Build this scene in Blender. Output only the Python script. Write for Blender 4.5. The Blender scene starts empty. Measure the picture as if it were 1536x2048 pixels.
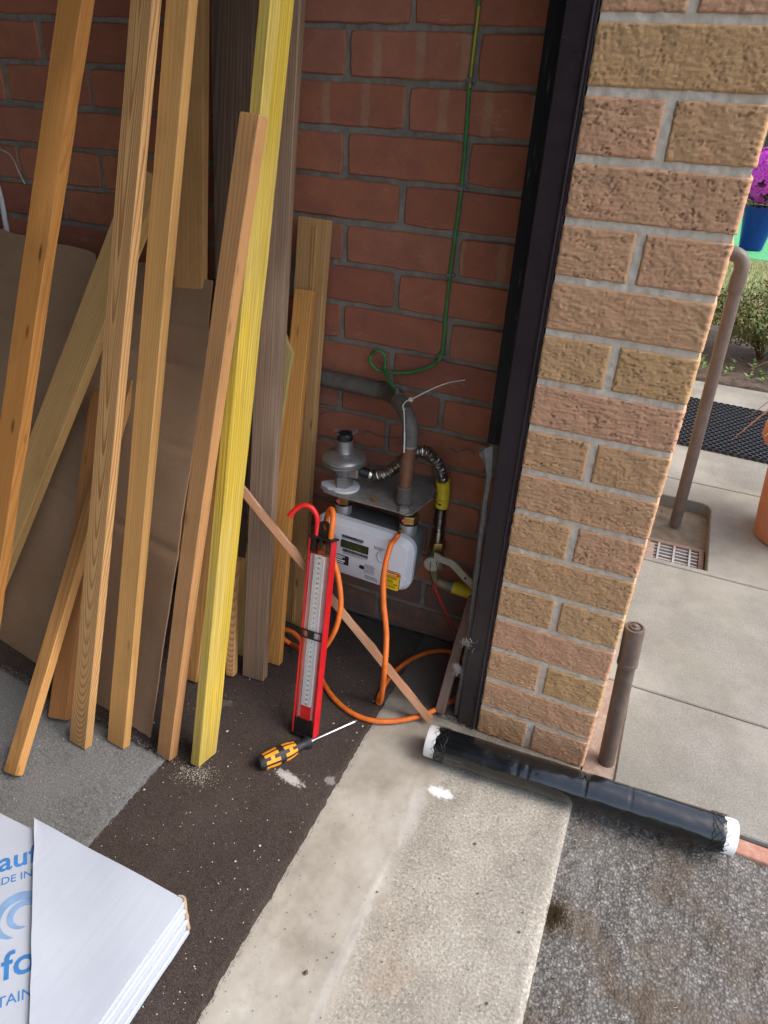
import bpy, bmesh, math, random
import numpy as np
from mathutils import Vector, Matrix, noise

# ------------------------------------------------------------------ camera, sky, sun, exposure
S = bpy.context.scene
COL = S.collection
F_PX = 1404.22
CAM = Vector((-0.0439, -1.0250, 1.0953))
PITCH, YAW, ROLL = map(math.radians, (59.719, 21.431, 3.588))
CM = Matrix.Rotation(YAW, 3, 'Z') @ Matrix.Rotation(PITCH, 3, 'X') @ Matrix.Rotation(ROLL, 3, 'Z')
cd = bpy.data.cameras.new('camera'); co = bpy.data.objects.new('camera', cd); COL.objects.link(co)
co.matrix_world = Matrix.Translation(CAM) @ CM.to_4x4()
cd.sensor_fit = 'VERTICAL'; cd.sensor_height = 36.0; cd.lens = 36.0 * F_PX / 2048
cd.clip_start = 0.02; cd.clip_end = 500
S.camera = co

SUN_EL, SUN_AZ = math.radians(50), math.radians(84)      # azimuth clockwise from +Y
w = bpy.data.worlds.new('World'); S.world = w; w.use_nodes = True
wn = w.node_tree; wn.nodes.clear()
wo = wn.nodes.new('ShaderNodeOutputWorld'); wb = wn.nodes.new('ShaderNodeBackground')
sk = wn.nodes.new('ShaderNodeTexSky'); sk.sky_type = 'NISHITA'; sk.sun_disc = False
sk.sun_elevation = SUN_EL; sk.sun_rotation = SUN_AZ; sk.air_density = 1.0; sk.dust_density = 3.0; sk.ozone_density = 1.0
wb.inputs['Strength'].default_value = 0.15
hs_ = wn.nodes.new('ShaderNodeHueSaturation'); hs_.inputs['Saturation'].default_value = 0.8      # hazy white sky
wn.links.new(sk.outputs[0], hs_.inputs['Color']); wn.links.new(hs_.outputs[0], wb.inputs[0]); wn.links.new(wb.outputs[0], wo.inputs[0])
sl = bpy.data.lights.new('sun', 'SUN'); so = bpy.data.objects.new('sun', sl); COL.objects.link(so)
sl.energy = 0.6; sl.angle = math.radians(40); sl.color = (1.0, 0.98, 0.95)
sd = Vector((math.sin(SUN_AZ) * math.cos(SUN_EL), math.cos(SUN_AZ) * math.cos(SUN_EL), math.sin(SUN_EL)))
so.rotation_euler = sd.to_track_quat('Z', 'Y').to_euler(); so.location = sd * 20
S.view_settings.view_transform = 'Standard'; S.view_settings.look = 'None'
S.view_settings.exposure = 1.45; S.view_settings.gamma = 1.0
S.render.engine = 'CYCLES'
S.cycles.max_bounces = 8; S.cycles.diffuse_bounces = 5; S.cycles.glossy_bounces = 3; S.cycles.transparent_max_bounces = 8

random.seed(7)
PI = math.pi

# ------------------------------------------------------------------ helpers: pixels of the photo to points in the place
def ray(u, v):
    return CM @ Vector(((u - 768) / F_PX, -(v - 1024) / F_PX, -1.0))
def onz(u, v, z=0.0):
    d = ray(u, v); return CAM + d * ((z - CAM.z) / d.z)
def ony(u, v, y):
    d = ray(u, v); return CAM + d * ((y - CAM.y) / d.y)

# ------------------------------------------------------------------ helpers: objects
def tag(o, label=None, cat=None, group=None, kind=None):
    if label: o['label'] = label
    if cat: o['category'] = cat
    if group: o['group'] = group
    if kind: o['kind'] = kind
    return o
def link(name, me, mat=None, parent=None, M=None, smooth=False):
    if mat is not None and not me.materials: me.materials.append(mat)
    if smooth:
        for p in me.polygons: p.use_smooth = True
    o = bpy.data.objects.new(name, me); COL.objects.link(o)
    if parent: o.parent = parent
    if M is not None: o.matrix_local = M
    return o
def empty(name, loc=(0, 0, 0), rot=None):
    o = bpy.data.objects.new(name, None); COL.objects.link(o); o.empty_display_size = 0.05
    o.location = loc
    if rot is not None: o.rotation_euler = rot
    return o
def inv(p): return Matrix.Translation(-Vector(p))

class MB:
    def __init__(s): s.v = []; s.f = []
    def add(s, vs, fs):
        n = len(s.v); s.v += [tuple(a) for a in vs]; s.f += [tuple(i + n for i in f) for f in fs]; return s
    def box(s, x0, x1, y0, y1, z0, z1, M=None):
        vs = [Vector((x, y, z)) for z in (z0, z1) for y in (y0, y1) for x in (x0, x1)]
        if M is not None: vs = [M @ a for a in vs]
        return s.add(vs, [(0, 2, 3, 1), (4, 5, 7, 6), (0, 1, 5, 4), (2, 6, 7, 3), (0, 4, 6, 2), (1, 3, 7, 5)])
    def tube(s, pts, r, n=10, caps=True):
        pts = [Vector(p) for p in pts]
        rs = r if isinstance(r, (list, tuple)) else [r] * len(pts)
        t0 = (pts[1] - pts[0]).normalized()
        a = t0.orthogonal().normalized(); vs = []; fs = []; prev = t0
        for i, p in enumerate(pts):
            t = (pts[min(i + 1, len(pts) - 1)] - pts[max(i - 1, 0)]).normalized()
            q = prev.rotation_difference(t); a = q @ a; a = (a - t * a.dot(t)).normalized(); b = t.cross(a); prev = t
            for k in range(n):
                th = 2 * PI * k / n; vs.append(p + (a * math.cos(th) + b * math.sin(th)) * rs[i])
        for i in range(len(pts) - 1):
            for k in range(n):
                fs.append((i * n + k, i * n + (k + 1) % n, (i + 1) * n + (k + 1) % n, (i + 1) * n + k))
        if caps: fs += [tuple(range(n))[::-1], tuple((len(pts) - 1) * n + k for k in range(n))]
        return s.add(vs, fs)
    def lathe(s, prof, n=24, M=None, caps=True, ph=0):
        vs = []; fs = []
        for (r, z) in prof:
            for k in range(n):
                th = 2 * PI * k / n + ph; vs.append(Vector((r * math.cos(th), r * math.sin(th), z)))
        if M is not None: vs = [M @ a for a in vs]
        for i in range(len(prof) - 1):
            for k in range(n):
                fs.append((i * n + k, i * n + (k + 1) % n, (i + 1) * n + (k + 1) % n, (i + 1) * n + k))
        if caps: fs += [tuple(range(n))[::-1], tuple((len(prof) - 1) * n + k for k in range(n))]
        return s.add(vs, fs)
    def prism(s, poly, z0, z1, M=None):
        n = len(poly)
        vs = [Vector((p[0], p[1], z)) for z in (z0, z1) for p in poly]
        if M is not None: vs = [M @ a for a in vs]
        return s.add(vs, [tuple(range(n))[::-1], tuple(range(n, 2 * n))] + [(i, (i + 1) % n, n + (i + 1) % n, n + i) for i in range(n)])
    def mesh(s, name, smooth=False, bevel=0, seg=2, auto=None):
        me = bpy.data.meshes.new(name); me.from_pydata(s.v, [], s.f)
        bm = bmesh.new(); bm.from_mesh(me)
        bmesh.ops.recalc_face_normals(bm, faces=bm.faces)
        if bevel:
            es = [e for e in bm.edges if len(e.link_faces) == 2 and e.calc_face_angle(0) > 0.6]
            bmesh.ops.bevel(bm, geom=es, offset=bevel, segments=seg, profile=0.5, affect='EDGES', clamp_overlap=True)
        if smooth or auto:
            lim = auto or 10
            for f in bm.faces: f.smooth = True
            for e in bm.edges:
                if len(e.link_faces) == 2 and e.calc_face_angle(0) > (auto or 0.7): e.smooth = False
        bm.to_mesh(me); bm.free(); me.update()
        return me
    def build(s, name, mat, parent=None, M=None, **k):
        return link(name, s.mesh(name, **k), mat, parent, M)

def cat(pts, k=8, closed=False):
    pts = [Vector(p) for p in pts]; out = []
    n = len(pts)
    for i in range(n - 1):
        p0 = pts[max(i - 1, 0)]; p1 = pts[i]; p2 = pts[i + 1]; p3 = pts[min(i + 2, n - 1)]
        for j in range(k):
            t = j / k
            out.append(0.5 * ((2 * p1) + (p2 - p0) * t + (2 * p0 - 5 * p1 + 4 * p2 - p3) * t * t + (3 * p1 - p0 - 3 * p2 + p3) * t ** 3))
    out.append(pts[-1]); return out

def rrect(w, h, r, n=4):
    out = []
    for cx, cy, a0 in ((w / 2 - r, h / 2 - r, 0), (-w / 2 + r, h / 2 - r, 90), (-w / 2 + r, -h / 2 + r, 180), (w / 2 - r, -h / 2 + r, 270)):
        for i in range(n + 1):
            a = math.radians(a0 + 90 * i / n); out.append((cx + r * math.cos(a), cy + r * math.sin(a)))
    return out
def text_mesh(txt, size, align='LEFT', extrude=0.0, bold=0.0):
    cu = bpy.data.curves.new('t', 'FONT'); cu.body = txt; cu.size = size; cu.align_x = align; cu.extrude = extrude; cu.offset = bold
    cu.resolution_u = 3
    o = bpy.data.objects.new('t', cu); COL.objects.link(o)
    dg = bpy.context.evaluated_depsgraph_get()
    me = bpy.data.meshes.new_from_object(o.evaluated_get(dg)); bpy.data.objects.remove(o)
    return me
def mesh_into(mb, me, M):
    mb.add([M @ v.co for v in me.vertices], [tuple(p.vertices) for p in me.polygons])

# ------------------------------------------------------------------ helpers: materials
class MT:
    def __init__(s, name, rough=0.7, spec=0.3, metal=0.0):
        s.m = bpy.data.materials.new(name); s.m.use_nodes = True; s.nt = s.m.node_tree
        s.b = s.nt.nodes['Principled BSDF']; s.out = s.nt.nodes['Material Output']
        s.b.inputs['Roughness'].default_value = rough; s.b.inputs['Specular IOR Level'].default_value = spec; s.b.inputs['Metallic'].default_value = metal
    def n(s, typ, ins=None, out=0, **props):
        nd = s.nt.nodes.new('ShaderNode' + typ)
        for k, v in props.items(): setattr(nd, k, v)
        for k, v in (ins or {}).items(): s.set(nd.inputs[k], v)
        return nd.outputs[out]
    def set(s, sock, v):
        if hasattr(v, 'is_output'): s.nt.links.new(v, sock)
        else:
            if sock.type == 'RGBA' and len(v) == 3: v = (*v, 1)
            sock.default_value = v
    def pos(s): return s.n('NewGeometry')
    def obj(s): return s.n('TexCoord', out=3)
    def rnd(s): return s.n('ObjectInfo', out=5)
    def math(s, op, a, b=0.0, c=None, clamp=False):
        i = {0: a, 1: b}
        if c is not None: i[2] = c
        return s.n('Math', i, operation=op, use_clamp=clamp)
    def vmul(s, v, sc, off=(0, 0, 0)):
        return s.n('Mapping', {'Vector': v, 'Scale': sc, 'Location': off})
    def noise(s, v, scale, detail=4, rough=0.55, out=0, dist=0.0):
        return s.n('TexNoise', {'Vector': v, 'Scale': scale, 'Detail': detail, 'Roughness': rough, 'Distortion': dist}, out=out)
    def mix(s, f, a, b, bt='MIX'):
        nd = s.nt.nodes.new('ShaderNodeMix'); nd.data_type = 'RGBA'; nd.blend_type = bt
        s.set(nd.inputs['Factor'], f); s.set(nd.inputs[6], a); s.set(nd.inputs[7], b); return nd.outputs[2]
    def ramp(s, f, stops, interp='LINEAR'):
        nd = s.nt.nodes.new('ShaderNodeValToRGB'); s.set(nd.inputs[0], f); cr = nd.color_ramp; cr.interpolation = interp
        while len(cr.elements) < len(stops): cr.elements.new(0.5)
        for e, (p, c) in zip(cr.elements, stops):
            e.position = p; e.color = (*c, 1) if not isinstance(c, (int, float)) else (c, c, c, 1)
        return nd.outputs[0]
    def rng(s, f, a, b, c=0.0, d=1.0, smooth=False):
        return s.n('MapRange', {'Value': f, 'From Min': a, 'From Max': b, 'To Min': c, 'To Max': d}, interpolation_type='SMOOTHSTEP' if smooth else 'LINEAR')
    def col(s, c): s.set(s.b.inputs['Base Color'], c); return s
    def rough(s, c): s.set(s.b.inputs['Roughness'], c); return s
    def bump(s, h, strength=0.5, dist=0.002):
        prev = s.b.inputs['Normal'].links
        i = {'Strength': strength, 'Distance': dist, 'Height': h}
        o = s.n('Bump', i)
        if prev: s.nt.links.new(prev[0].from_socket, o.node.inputs['Normal'])
        s.nt.links.new(o, s.b.inputs['Normal']); return s
    def sep(s, v):
        nd = s.nt.nodes.new('ShaderNodeSeparateXYZ'); s.set(nd.inputs[0], v); return nd.outputs

def plain(name, col, rough=0.6, spec=0.3, metal=0.0, var=0.12, scale=40, bump=0.15, bd=0.001):
    m = MT(name, rough, spec, metal); p = m.obj()
    a = m.noise(p, scale, 5)
    c2 = tuple(max(0, x * (1 - var * 2)) for x in col); c1 = tuple(min(1, x * (1 + var)) for x in col)
    m.col(m.ramp(a, [(0.3, c2), (0.7, c1)]))
    if bump: m.bump(m.noise(p, scale * 5, 4), bump, bd)
    return m.m

def wood(name, light, dark, seed, *a, **k):
    warm = (1.04, 0.985, 0.88) if light[0] > 0.38 and 'yellow' not in name else (1, 1, 1)
    return wood_(name, tuple(p * q for p, q in zip(light, warm)), tuple(p * q for p, q in zip(dark, warm)), seed, *a, **k)
def wood_(name, light, dark, seed, ring=0.0042, contrast=0.8, pith=(0.05, 0.06), tilt=1.2, rough=0.62, fibre=0.16, wob=0.012, grey=None, knots=0.5, arch=0.0, xs=1.0):
    m = MT(name, rough, 0.25); rr = random.Random(seed)
    o = m.obj()
    off = (rr.uniform(-1, 1) * 0.01 + pith[0], rr.uniform(-1, 1) * 0.01 + pith[1], rr.uniform(0, 20))
    c = m.n('Mapping', {'Vector': o, 'Location': off, 'Rotation': (math.radians(tilt * rr.choice((-1, 1))), math.radians(tilt * rr.uniform(-1, 1)), 0)})
    nz = m.noise(m.vmul(c, (9, 9, 1.3)), 1.0, 3, 0.5, out=1)
    dv = m.n('VectorMath', {0: nz, 1: (0.5, 0.5, 0.5)}, operation='SUBTRACT')
    dv = m.n('VectorMath', {0: dv, 3: wob * 2}, operation='SCALE')
    p = m.n('VectorMath', {0: c, 1: dv}, operation='ADD')
    x, y, z = m.sep(p)
    if arch: y = m.math('ADD', y, m.math('DIVIDE', arch, m.math('ADD', m.sep(o)[2], 0.30)))
    if xs != 1.0: x = m.math('MULTIPLY', x, xs)
    r = m.math('SQRT', m.math('ADD', m.math('MULTIPLY', x, x), m.math('MULTIPLY', y, y)))
    r = m.math('ADD', r, m.math('MULTIPLY', m.noise(m.vmul(c, (70, 70, 2.0)), 1.0, 3), 0.0016))
    fr = m.math('FRACT', m.math('DIVIDE', r, ring))
    lw = m.math('MULTIPLY', m.rng(fr, 0.38, 0.88, smooth=True), m.rng(fr, 0.9, 1.0, 1.0, 0.0))
    lw = m.math('MULTIPLY', lw, contrast)
    fib = m.noise(m.vmul(o, (520, 520, 5)), 1.0, 4, 0.6)
    blot = m.noise(m.vmul(o, (14, 14, 2.2), (seed, 0, 0)), 1.0, 3)
    col = m.mix(lw, light, dark)
    col = m.mix(m.rng(blot, 0.35, 0.7, 0.0, 0.5), col, tuple(a * 0.72 + b * 0.2 for a, b in zip(light, dark)))
    if grey: col = m.mix(m.rng(m.noise(m.vmul(o, (30, 30, 3), (0, seed, 0)), 1.0, 5), 0.4, 0.65, 0.0, 0.75), col, grey)
    col = m.mix(m.rng(fib, 0.3, 0.75, 0.0, fibre * 2.2), col, tuple(a * 0.45 for a in dark), 'MIX')
    gr_ = m.noise(m.vmul(o, (18, 18, 7), (0, 0, seed * 2.7)), 1.0, 6, 0.72)
    col = m.mix(m.rng(gr_, 0.52, 0.72, 0.0, 0.38), col, tuple(a * 0.42 for a in light))
    vo = m.n('TexVoronoi', {'Vector': m.vmul(o, (26, 26, 6), (seed * 3.1, 0, seed)), 'Scale': 1.0}, feature='F1')
    kn = m.rng(vo, 0.03, 0.11, knots, 0.0, True)
    col = m.mix(kn, col, tuple(a * 0.25 for a in dark))
    m.col(col)
    m.bump(fib, 0.25, 0.0008); m.bump(lw, 0.25, 0.0005)
    return m.m

# ------------------------------------------------------------------ materials
def m_red(name, striped=False, dusty=False):
    m = MT(name, 0.8, 0.2); o = m.obj(); r = m.rnd(); P = m.pos()
    base = m.ramp(r, [(0.0, (0.33, 0.12, 0.075)), (0.35, (0.44, 0.165, 0.09)), (0.6, (0.38, 0.16, 0.105)), (0.8, (0.48, 0.19, 0.095)), (1.0, (0.31, 0.12, 0.082))])
    n1 = m.noise(P, 22, 5, 0.6); n2 = m.noise(P, 170, 5, 0.65); n3 = m.noise(m.vmul(P, (9, 9, 26)), 1.0, 4)
    c = m.mix(m.rng(n1, 0.38, 0.7, 0, 0.55), base, (0.25, 0.105, 0.078))
    c = m.mix(m.rng(n3, 0.5, 0.75, 0, 0.45), c, (0.44, 0.17, 0.085))
    c = m.mix(m.rng(n2, 0.55, 0.8, 0, 0.4), c, (0.10, 0.05, 0.04))
    sc = m.noise(m.vmul(P, (24, 24, 60)), 1.0, 6, 0.7, dist=1.5)
    c = m.mix(m.rng(sc, 0.60, 0.72, 0, 0.32), c, (0.48, 0.38, 0.33))
    if striped:
        x = m.sep(o)[0]
        ph = m.math('ADD', x, m.math('MULTIPLY', m.noise(m.vmul(P, (8, 8, 25)), 1.0, 3), 0.012))
        ph = m.math('ADD', ph, m.math('MULTIPLY', r, 0.3))
        st = m.math('FRACT', m.math('MULTIPLY', ph, 13.0))
        k = m.math('MULTIPLY', m.rng(st, 0.05, 0.16, 0, 1, True), m.rng(st, 0.26, 0.34, 1, 0, True))
        c = m.mix(m.math('MULTIPLY', k, m.rng(m.noise(P, 40, 5, 0.7), 0.3, 0.65, 0.15, 0.7)), c, (0.42, 0.27, 0.175))
    if dusty: c = m.mix(m.rng(m.noise(P, 30, 6, 0.7), 0.3, 0.6, 0.35, 0.95), c, (0.13, 0.112, 0.095))
    pit = m.n('TexVoronoi', {'Vector': P, 'Scale': 120.0}, feature='F1')
    c = m.mix(m.rng(pit, 0.03, 0.10, 0.7, 0.0), c, (0.05, 0.03, 0.025))
    m.col(c); m.bump(m.noise(P, 260, 6, 0.7), 0.35, 0.0012); m.bump(n1, 0.3, 0.003)
    return m.m
RED = m_red('red_brick'); REDS = m_red('red_brick_striped', True); REDD = m_red('red_brick_dusty', False, True)

def m_mortar(name, c0, c1, dirt=(0.12, 0.105, 0.09), da=0.5):
    m = MT(name, 0.9, 0.15); P = m.pos()
    c = m.ramp(m.noise(P, 60, 6, 0.65), [(0.3, c0), (0.7, c1)])
    c = m.mix(m.rng(m.noise(P, 14, 5, 0.6), 0.45, 0.7, 0, da), c, dirt)
    m.col(c); m.bump(m.noise(P, 420, 5, 0.7), 0.4, 0.0012); m.bump(m.noise(P, 50, 3), 0.4, 0.004)
    return m.m
MORT_R = m_mortar('mortar_red_wall', (0.19, 0.17, 0.14), (0.31, 0.28, 0.235))
MORT_B = m_mortar('mortar_pier', (0.55, 0.485, 0.40), (0.66, 0.59, 0.49), (0.42, 0.35, 0.27), 0.4)

def m_buff():
    m = MT('buff_brick', 0.92, 0.12); P = m.pos(); r = m.rnd()
    base = m.ramp(r, [(0.0, (0.56, 0.335, 0.175)), (0.3, (0.53, 0.32, 0.15)), (0.55, (0.57, 0.315, 0.195)), (0.75, (0.51, 0.31, 0.145)), (1.0, (0.58, 0.31, 0.205))])
    n1 = m.noise(P, 26, 5, 0.6); n2 = m.noise(P, 800, 3, 0.7); n3 = m.noise(m.vmul(P, (60, 60, 130)), 1.0, 6, 0.7, dist=0.8)
    c = m.mix(m.rng(n1, 0.35, 0.68, 0, 0.4), base, (0.44, 0.30, 0.165))
    c = m.mix(m.rng(n2, 0.5, 0.75, 0, 0.55), c, (0.64, 0.47, 0.28))
    c = m.mix(m.rng(n2, 0.28, 0.45, 0.4, 0.0), c, (0.26, 0.155, 0.085))
    c = m.mix(m.rng(n3, 0.62, 0.70, 0, 0.25), c, (0.26, 0.165, 0.09))
    m.col(c); m.bump(m.noise(P, 600, 4, 0.75), 0.7, 0.0014); m.bump(n3, 0.25, 0.0015)
    return m.m
BUFF = m_buff()

def m_concrete():
    m = MT('threshold_concrete', 0.9, 0.2); P = m.pos(); x, y, z = m.sep(P)
    wob = m.noise(m.vmul(P, (6, 6, 6)), 1.0, 4)
    edge = m.math('ADD', x, m.math('MULTIPLY', m.math('SUBTRACT', wob, 0.5), 0.09))
    k = m.rng(edge, -0.275, -0.235, 0, 1, True)
    sm = m.ramp(m.noise(P, 9, 5, 0.6), [(0.28, (0.235, 0.21, 0.172)), (0.5, (0.345, 0.318, 0.268)), (0.72, (0.41, 0.388, 0.338))])
    ag = m.noise(P, 230, 4, 0.8)
    rg = m.ramp(m.noise(P, 8, 6, 0.65), [(0.3, (0.235, 0.215, 0.178)), (0.5, (0.33, 0.305, 0.258)), (0.7, (0.395, 0.375, 0.322))])
    rg = m.mix(m.rng(ag, 0.35, 0.5, 0.65, 0), rg, (0.10, 0.088, 0.07)); rg = m.mix(m.rng(ag, 0.54, 0.68, 0, 0.65), rg, (0.66, 0.62, 0.53))
    c = m.mix(k, sm, rg)
    c = m.mix(m.rng(m.noise(P, 5.5, 4, 0.5, dist=0.6), 0.60, 0.72, 0, 0.35), c, (0.34, 0.23, 0.155))       # rusty stains
    c = m.mix(m.rng(m.noise(m.vmul(P, (7, 7, 7), (3, 1, 0)), 1.0, 5, 0.65), 0.55, 0.72, 0, 0.5), c, (0.20, 0.175, 0.16))
    c = m.mix(m.rng(m.noise(P, 900, 2, 0.6), 0.6, 0.8, 0, 0.35), c, (0.2, 0.17, 0.14)); c = m.mix(m.rng(m.noise(P, 26, 7, 0.72), 0.54, 0.72, 0, 0.45), c, (0.22, 0.195, 0.16))
    # dirt washed to the wall end of the strip
    dn = m.math('ADD', y, m.math('MULTIPLY', m.math('SUBTRACT', m.noise(P, 16, 6, 0.7), 0.5), 0.16))
    c = m.mix(m.rng(dn, -0.06, 0.05, 0, 0.85, True), c, (0.10, 0.085, 0.07))
    # spilt powder
    def blob(c, cx, cy, sx, sy, amt, colr):
        dx = m.math('DIVIDE', m.math('SUBTRACT', x, cx), sx); dy = m.math('DIVIDE', m.math('SUBTRACT', y, cy), sy)
        d = m.math('SQRT', m.math('ADD', m.math('MULTIPLY', dx, dx), m.math('MULTIPLY', dy, dy)))
        d = m.math('ADD', d, m.math('MULTIPLY', m.math('SUBTRACT', m.noise(P, 90, 6, 0.75), 0.5), 2.2))
        return m.mix(m.rng(d, 0.5, 1.05, amt, 0.0, True), c, colr)
    c = blob(c, -0.232, -0.172, 0.028, 0.014, 0.75, (0.80, 0.81, 0.81))
    c = blob(c, -0.262, -0.24, 0.022, 0.07, 0.3, (0.52, 0.51, 0.50)); c = blob(c, -0.268, -0.50, 0.010, 0.20, 0.35, (0.50, 0.48, 0.45))
    m.col(c)
    m.bump(ag, m.rng(k, 0, 1, 0.12, 0.6), 0.0018); m.bump(m.noise(P, 70, 6, 0.7), 0.35, 0.002); m.bump(m.noise(P, 12, 4), 0.3, 0.006)
    return m.m
CONC = m_concrete()

def m_tarmac():
    m = MT('tarmac', 0.9, 0.25); P = m.pos()
    v1 = m.nt.nodes.new('ShaderNodeTexVoronoi'); v1.inputs['Scale'].default_value = 215; m.nt.links.new(m.n('VectorMath', {0: P, 1: m.n('VectorMath', {0: m.noise(P, 90, 3, out=1), 3: 0.006}, operation='SCALE')}, operation='ADD'), v1.inputs['Vector'])
    d = v1.outputs['Distance']; cc = m.sep(v1.outputs['Color'])[0]
    st = m.ramp(cc, [(0.0, (0.105, 0.099, 0.09)), (0.5, (0.165, 0.157, 0.145)), (0.85, (0.21, 0.20, 0.186)), (1.0, (0.31, 0.297, 0.28))])
    c = m.mix(m.rng(d, 0.36, 0.70, 0, 0.75), st, (0.062, 0.056, 0.049))
    c = m.mix(m.rng(m.noise(P, 7, 5, 0.6), 0.47, 0.62, 0, 0.72), c, (0.10, 0.07, 0.047))            # soil and moss stains
    c = m.mix(m.rng(m.noise(m.vmul(P, (4, 4, 4), (7, 3, 0)), 1.0, 5), 0.5, 0.68, 0, 0.30), c, (0.20, 0.19, 0.18))
    m.col(c); m.bump(m.math('SUBTRACT', 1.0, d), 0.6, 0.003); m.bump(m.noise(P, 500, 4, 0.7), 0.5, 0.001)
    return m.m
TAR = m_tarmac()

def m_slab():
    m = MT('paving_slab', 0.9, 0.2); P = m.pos(); r = m.rnd()
    c = m.ramp(m.noise(P, 5, 6, 0.62), [(0.3, (0.17, 0.165, 0.147)), (0.55, (0.235, 0.229, 0.207)), (0.75, (0.295, 0.289, 0.266))])
    ag = m.noise(P, 250, 4, 0.8)
    c = m.mix(m.rng(ag, 0.3, 0.5, 0.7, 0), c, (0.085, 0.077, 0.062)); c = m.mix(m.rng(ag, 0.55, 0.72, 0, 0.55), c, (0.50, 0.48, 0.42))
    c = m.mix(m.rng(m.noise(m.vmul(P, (3, 3, 3), (2, 5, 0)), 1.0, 5), 0.5, 0.7, 0, 0.45), c, (0.22, 0.22, 0.16))
    c = m.mix(m.math('MULTIPLY', r, 0.25), c, (0.20, 0.19, 0.165))
    c = m.mix(m.rng(m.noise(P, 13, 6, 0.7), 0.52, 0.72, 0, 0.4), c, (0.15, 0.145, 0.115)); c = m.mix(m.rng(m.noise(m.vmul(P, (2.2, 2.2, 2.2), (5, 9, 0)), 1.0, 5, 0.6), 0.5, 0.66, 0, 0.4), c, (0.40, 0.385, 0.34))
    m.col(c); m.bump(ag, 0.5, 0.0015); m.bump(m.noise(P, 30, 4), 0.2, 0.004)
    return m.m
SLAB = m_slab()

def m_carpet_brown():
    m = MT('brown_carpet', 1.0, 0.05); P = m.pos(); x, y, z = m.sep(P)
    f = m.noise(P, 480, 4, 0.75)
    c = m.ramp(f, [(0.3, (0.026, 0.019, 0.017)), (0.5, (0.064, 0.049, 0.043)), (0.75, (0.135, 0.106, 0.093))])
    c = m.mix(m.rng(m.noise(P, 9, 5, 0.6), 0.45, 0.75, 0, 0.35), c, (0.10, 0.085, 0.076))
    c = m.mix(m.rng(m.noise(P, 620, 2, 0.5), 0.70, 0.76, 0, 0.7), c, (0.34, 0.30, 0.27))
    def blob(c, cx, cy, a, sx, sy, amt, colr):
        dx0 = m.math('SUBTRACT', x, cx); dy0 = m.math('SUBTRACT', y, cy); ca, sa = math.cos(a), math.sin(a)
        dx = m.math('DIVIDE', m.math('ADD', m.math('MULTIPLY', dx0, ca), m.math('MULTIPLY', dy0, sa)), sx)
        dy = m.math('DIVIDE', m.math('SUBTRACT', m.math('MULTIPLY', dy0, ca), m.math('MULTIPLY', dx0, sa)), sy)
        d = m.math('SQRT', m.math('ADD', m.math('MULTIPLY', dx, dx), m.math('MULTIPLY', dy, dy)))
        d = m.math('ADD', d, m.math('MULTIPLY', m.math('SUBTRACT', m.noise(P, 160, 6, 0.8), 0.5), 2.6))
        return m.mix(m.rng(d, 0.45, 1.0, amt, 0.0, True), c, colr)
    a = onz(555, 1545); b = onz(605, 1575); cc = (a + b) / 2
    c = blob(c, cc.x, cc.y, math.atan2(b.y - a.y, b.x - a.x), 0.036, 0.013, 0.85, (0.62, 0.60, 0.57))
    q = onz(660, 1565); c = blob(c, q.x, q.y, 0, 0.012, 0.012, 0.5, (0.5, 0.48, 0.45))
    
    q = onz(445, 1410); c = blob(c, q.x, q.y, 0.3, 0.03, 0.012, 0.14, (0.40, 0.38, 0.35))
    # trodden dust along the wall
    dn = m.math('ADD', m.math('ADD', y, m.math('MULTIPLY', x, 0.35)), m.math('MULTIPLY', m.math('SUBTRACT', m.noise(P, 14, 6, 0.7), 0.5), 0.2))
    c = m.mix(m.rng(dn, -0.12, 0.02, 0, 0.55, True), c, (0.13, 0.115, 0.098))
    m.col(c); m.bump(f, 0.9, 0.003); m.bump(m.noise(P, 60, 3), 0.3, 0.004)
    return m.m
CARB = m_carpet_brown()
def m_carpet_grey():
    m = MT('grey_carpet', 1.0, 0.05); P = m.pos()
    f = m.noise(m.vmul(P, (300, 380, 300)), 1.0, 5, 0.85)
    c = m.ramp(f, [(0.3, (0.07, 0.07, 0.069)), (0.5, (0.20, 0.20, 0.197)), (0.75, (0.40, 0.40, 0.39))])
    c = m.mix(m.rng(m.noise(P, 12, 5), 0.45, 0.75, 0, 0.35), c, (0.16, 0.16, 0.155))
    m.col(c); m.bump(f, 0.8, 0.003); m.bump(m.noise(P, 40, 4), 0.3, 0.004)
    return m.m
CARG = m_carpet_grey()
def m_card():
    m = MT('cardboard', 0.8, 0.15); o = m.obj()
    z = m.sep(o)[2]
    c = m.ramp(m.noise(o, 5, 5), [(0.3, (0.29, 0.185, 0.11)), (0.7, (0.38, 0.25, 0.155))])
    fl = m.noise(m.vmul(o, (260, 260, 3)), 1.0, 3)
    c = m.mix(m.rng(fl, 0.45, 0.7, 0, 0.18), c, (0.17, 0.11, 0.07))
    m.col(c); m.bump(fl, 0.12, 0.001); m.bump(m.noise(o, 7, 4), 0.25, 0.01)
    return m.m
CARD = m_card()
def m_pack():
    m = MT('white_pack_card', 0.75, 0.2); o = m.obj()
    rd = m.n('Mapping', {'Vector': o, 'Rotation': (0, 0, math.radians(0))})
    st = m.noise(m.vmul(rd, (90, 3, 3)), 1.0, 3)
    c = m.ramp(m.noise(o, 6, 4), [(0.3, (0.38, 0.415, 0.48)), (0.7, (0.44, 0.475, 0.54))])
    c = m.mix(m.rng(m.noise(o, 60, 6, 0.7), 0.62, 0.75, 0, 0.25), c, (0.5, 0.5, 0.5))
    m.col(c); m.bump(st, 0.16, 0.003); m.bump(m.noise(o, 220, 3), 0.05, 0.001)
    return m.m
PACK = m_pack()
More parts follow.
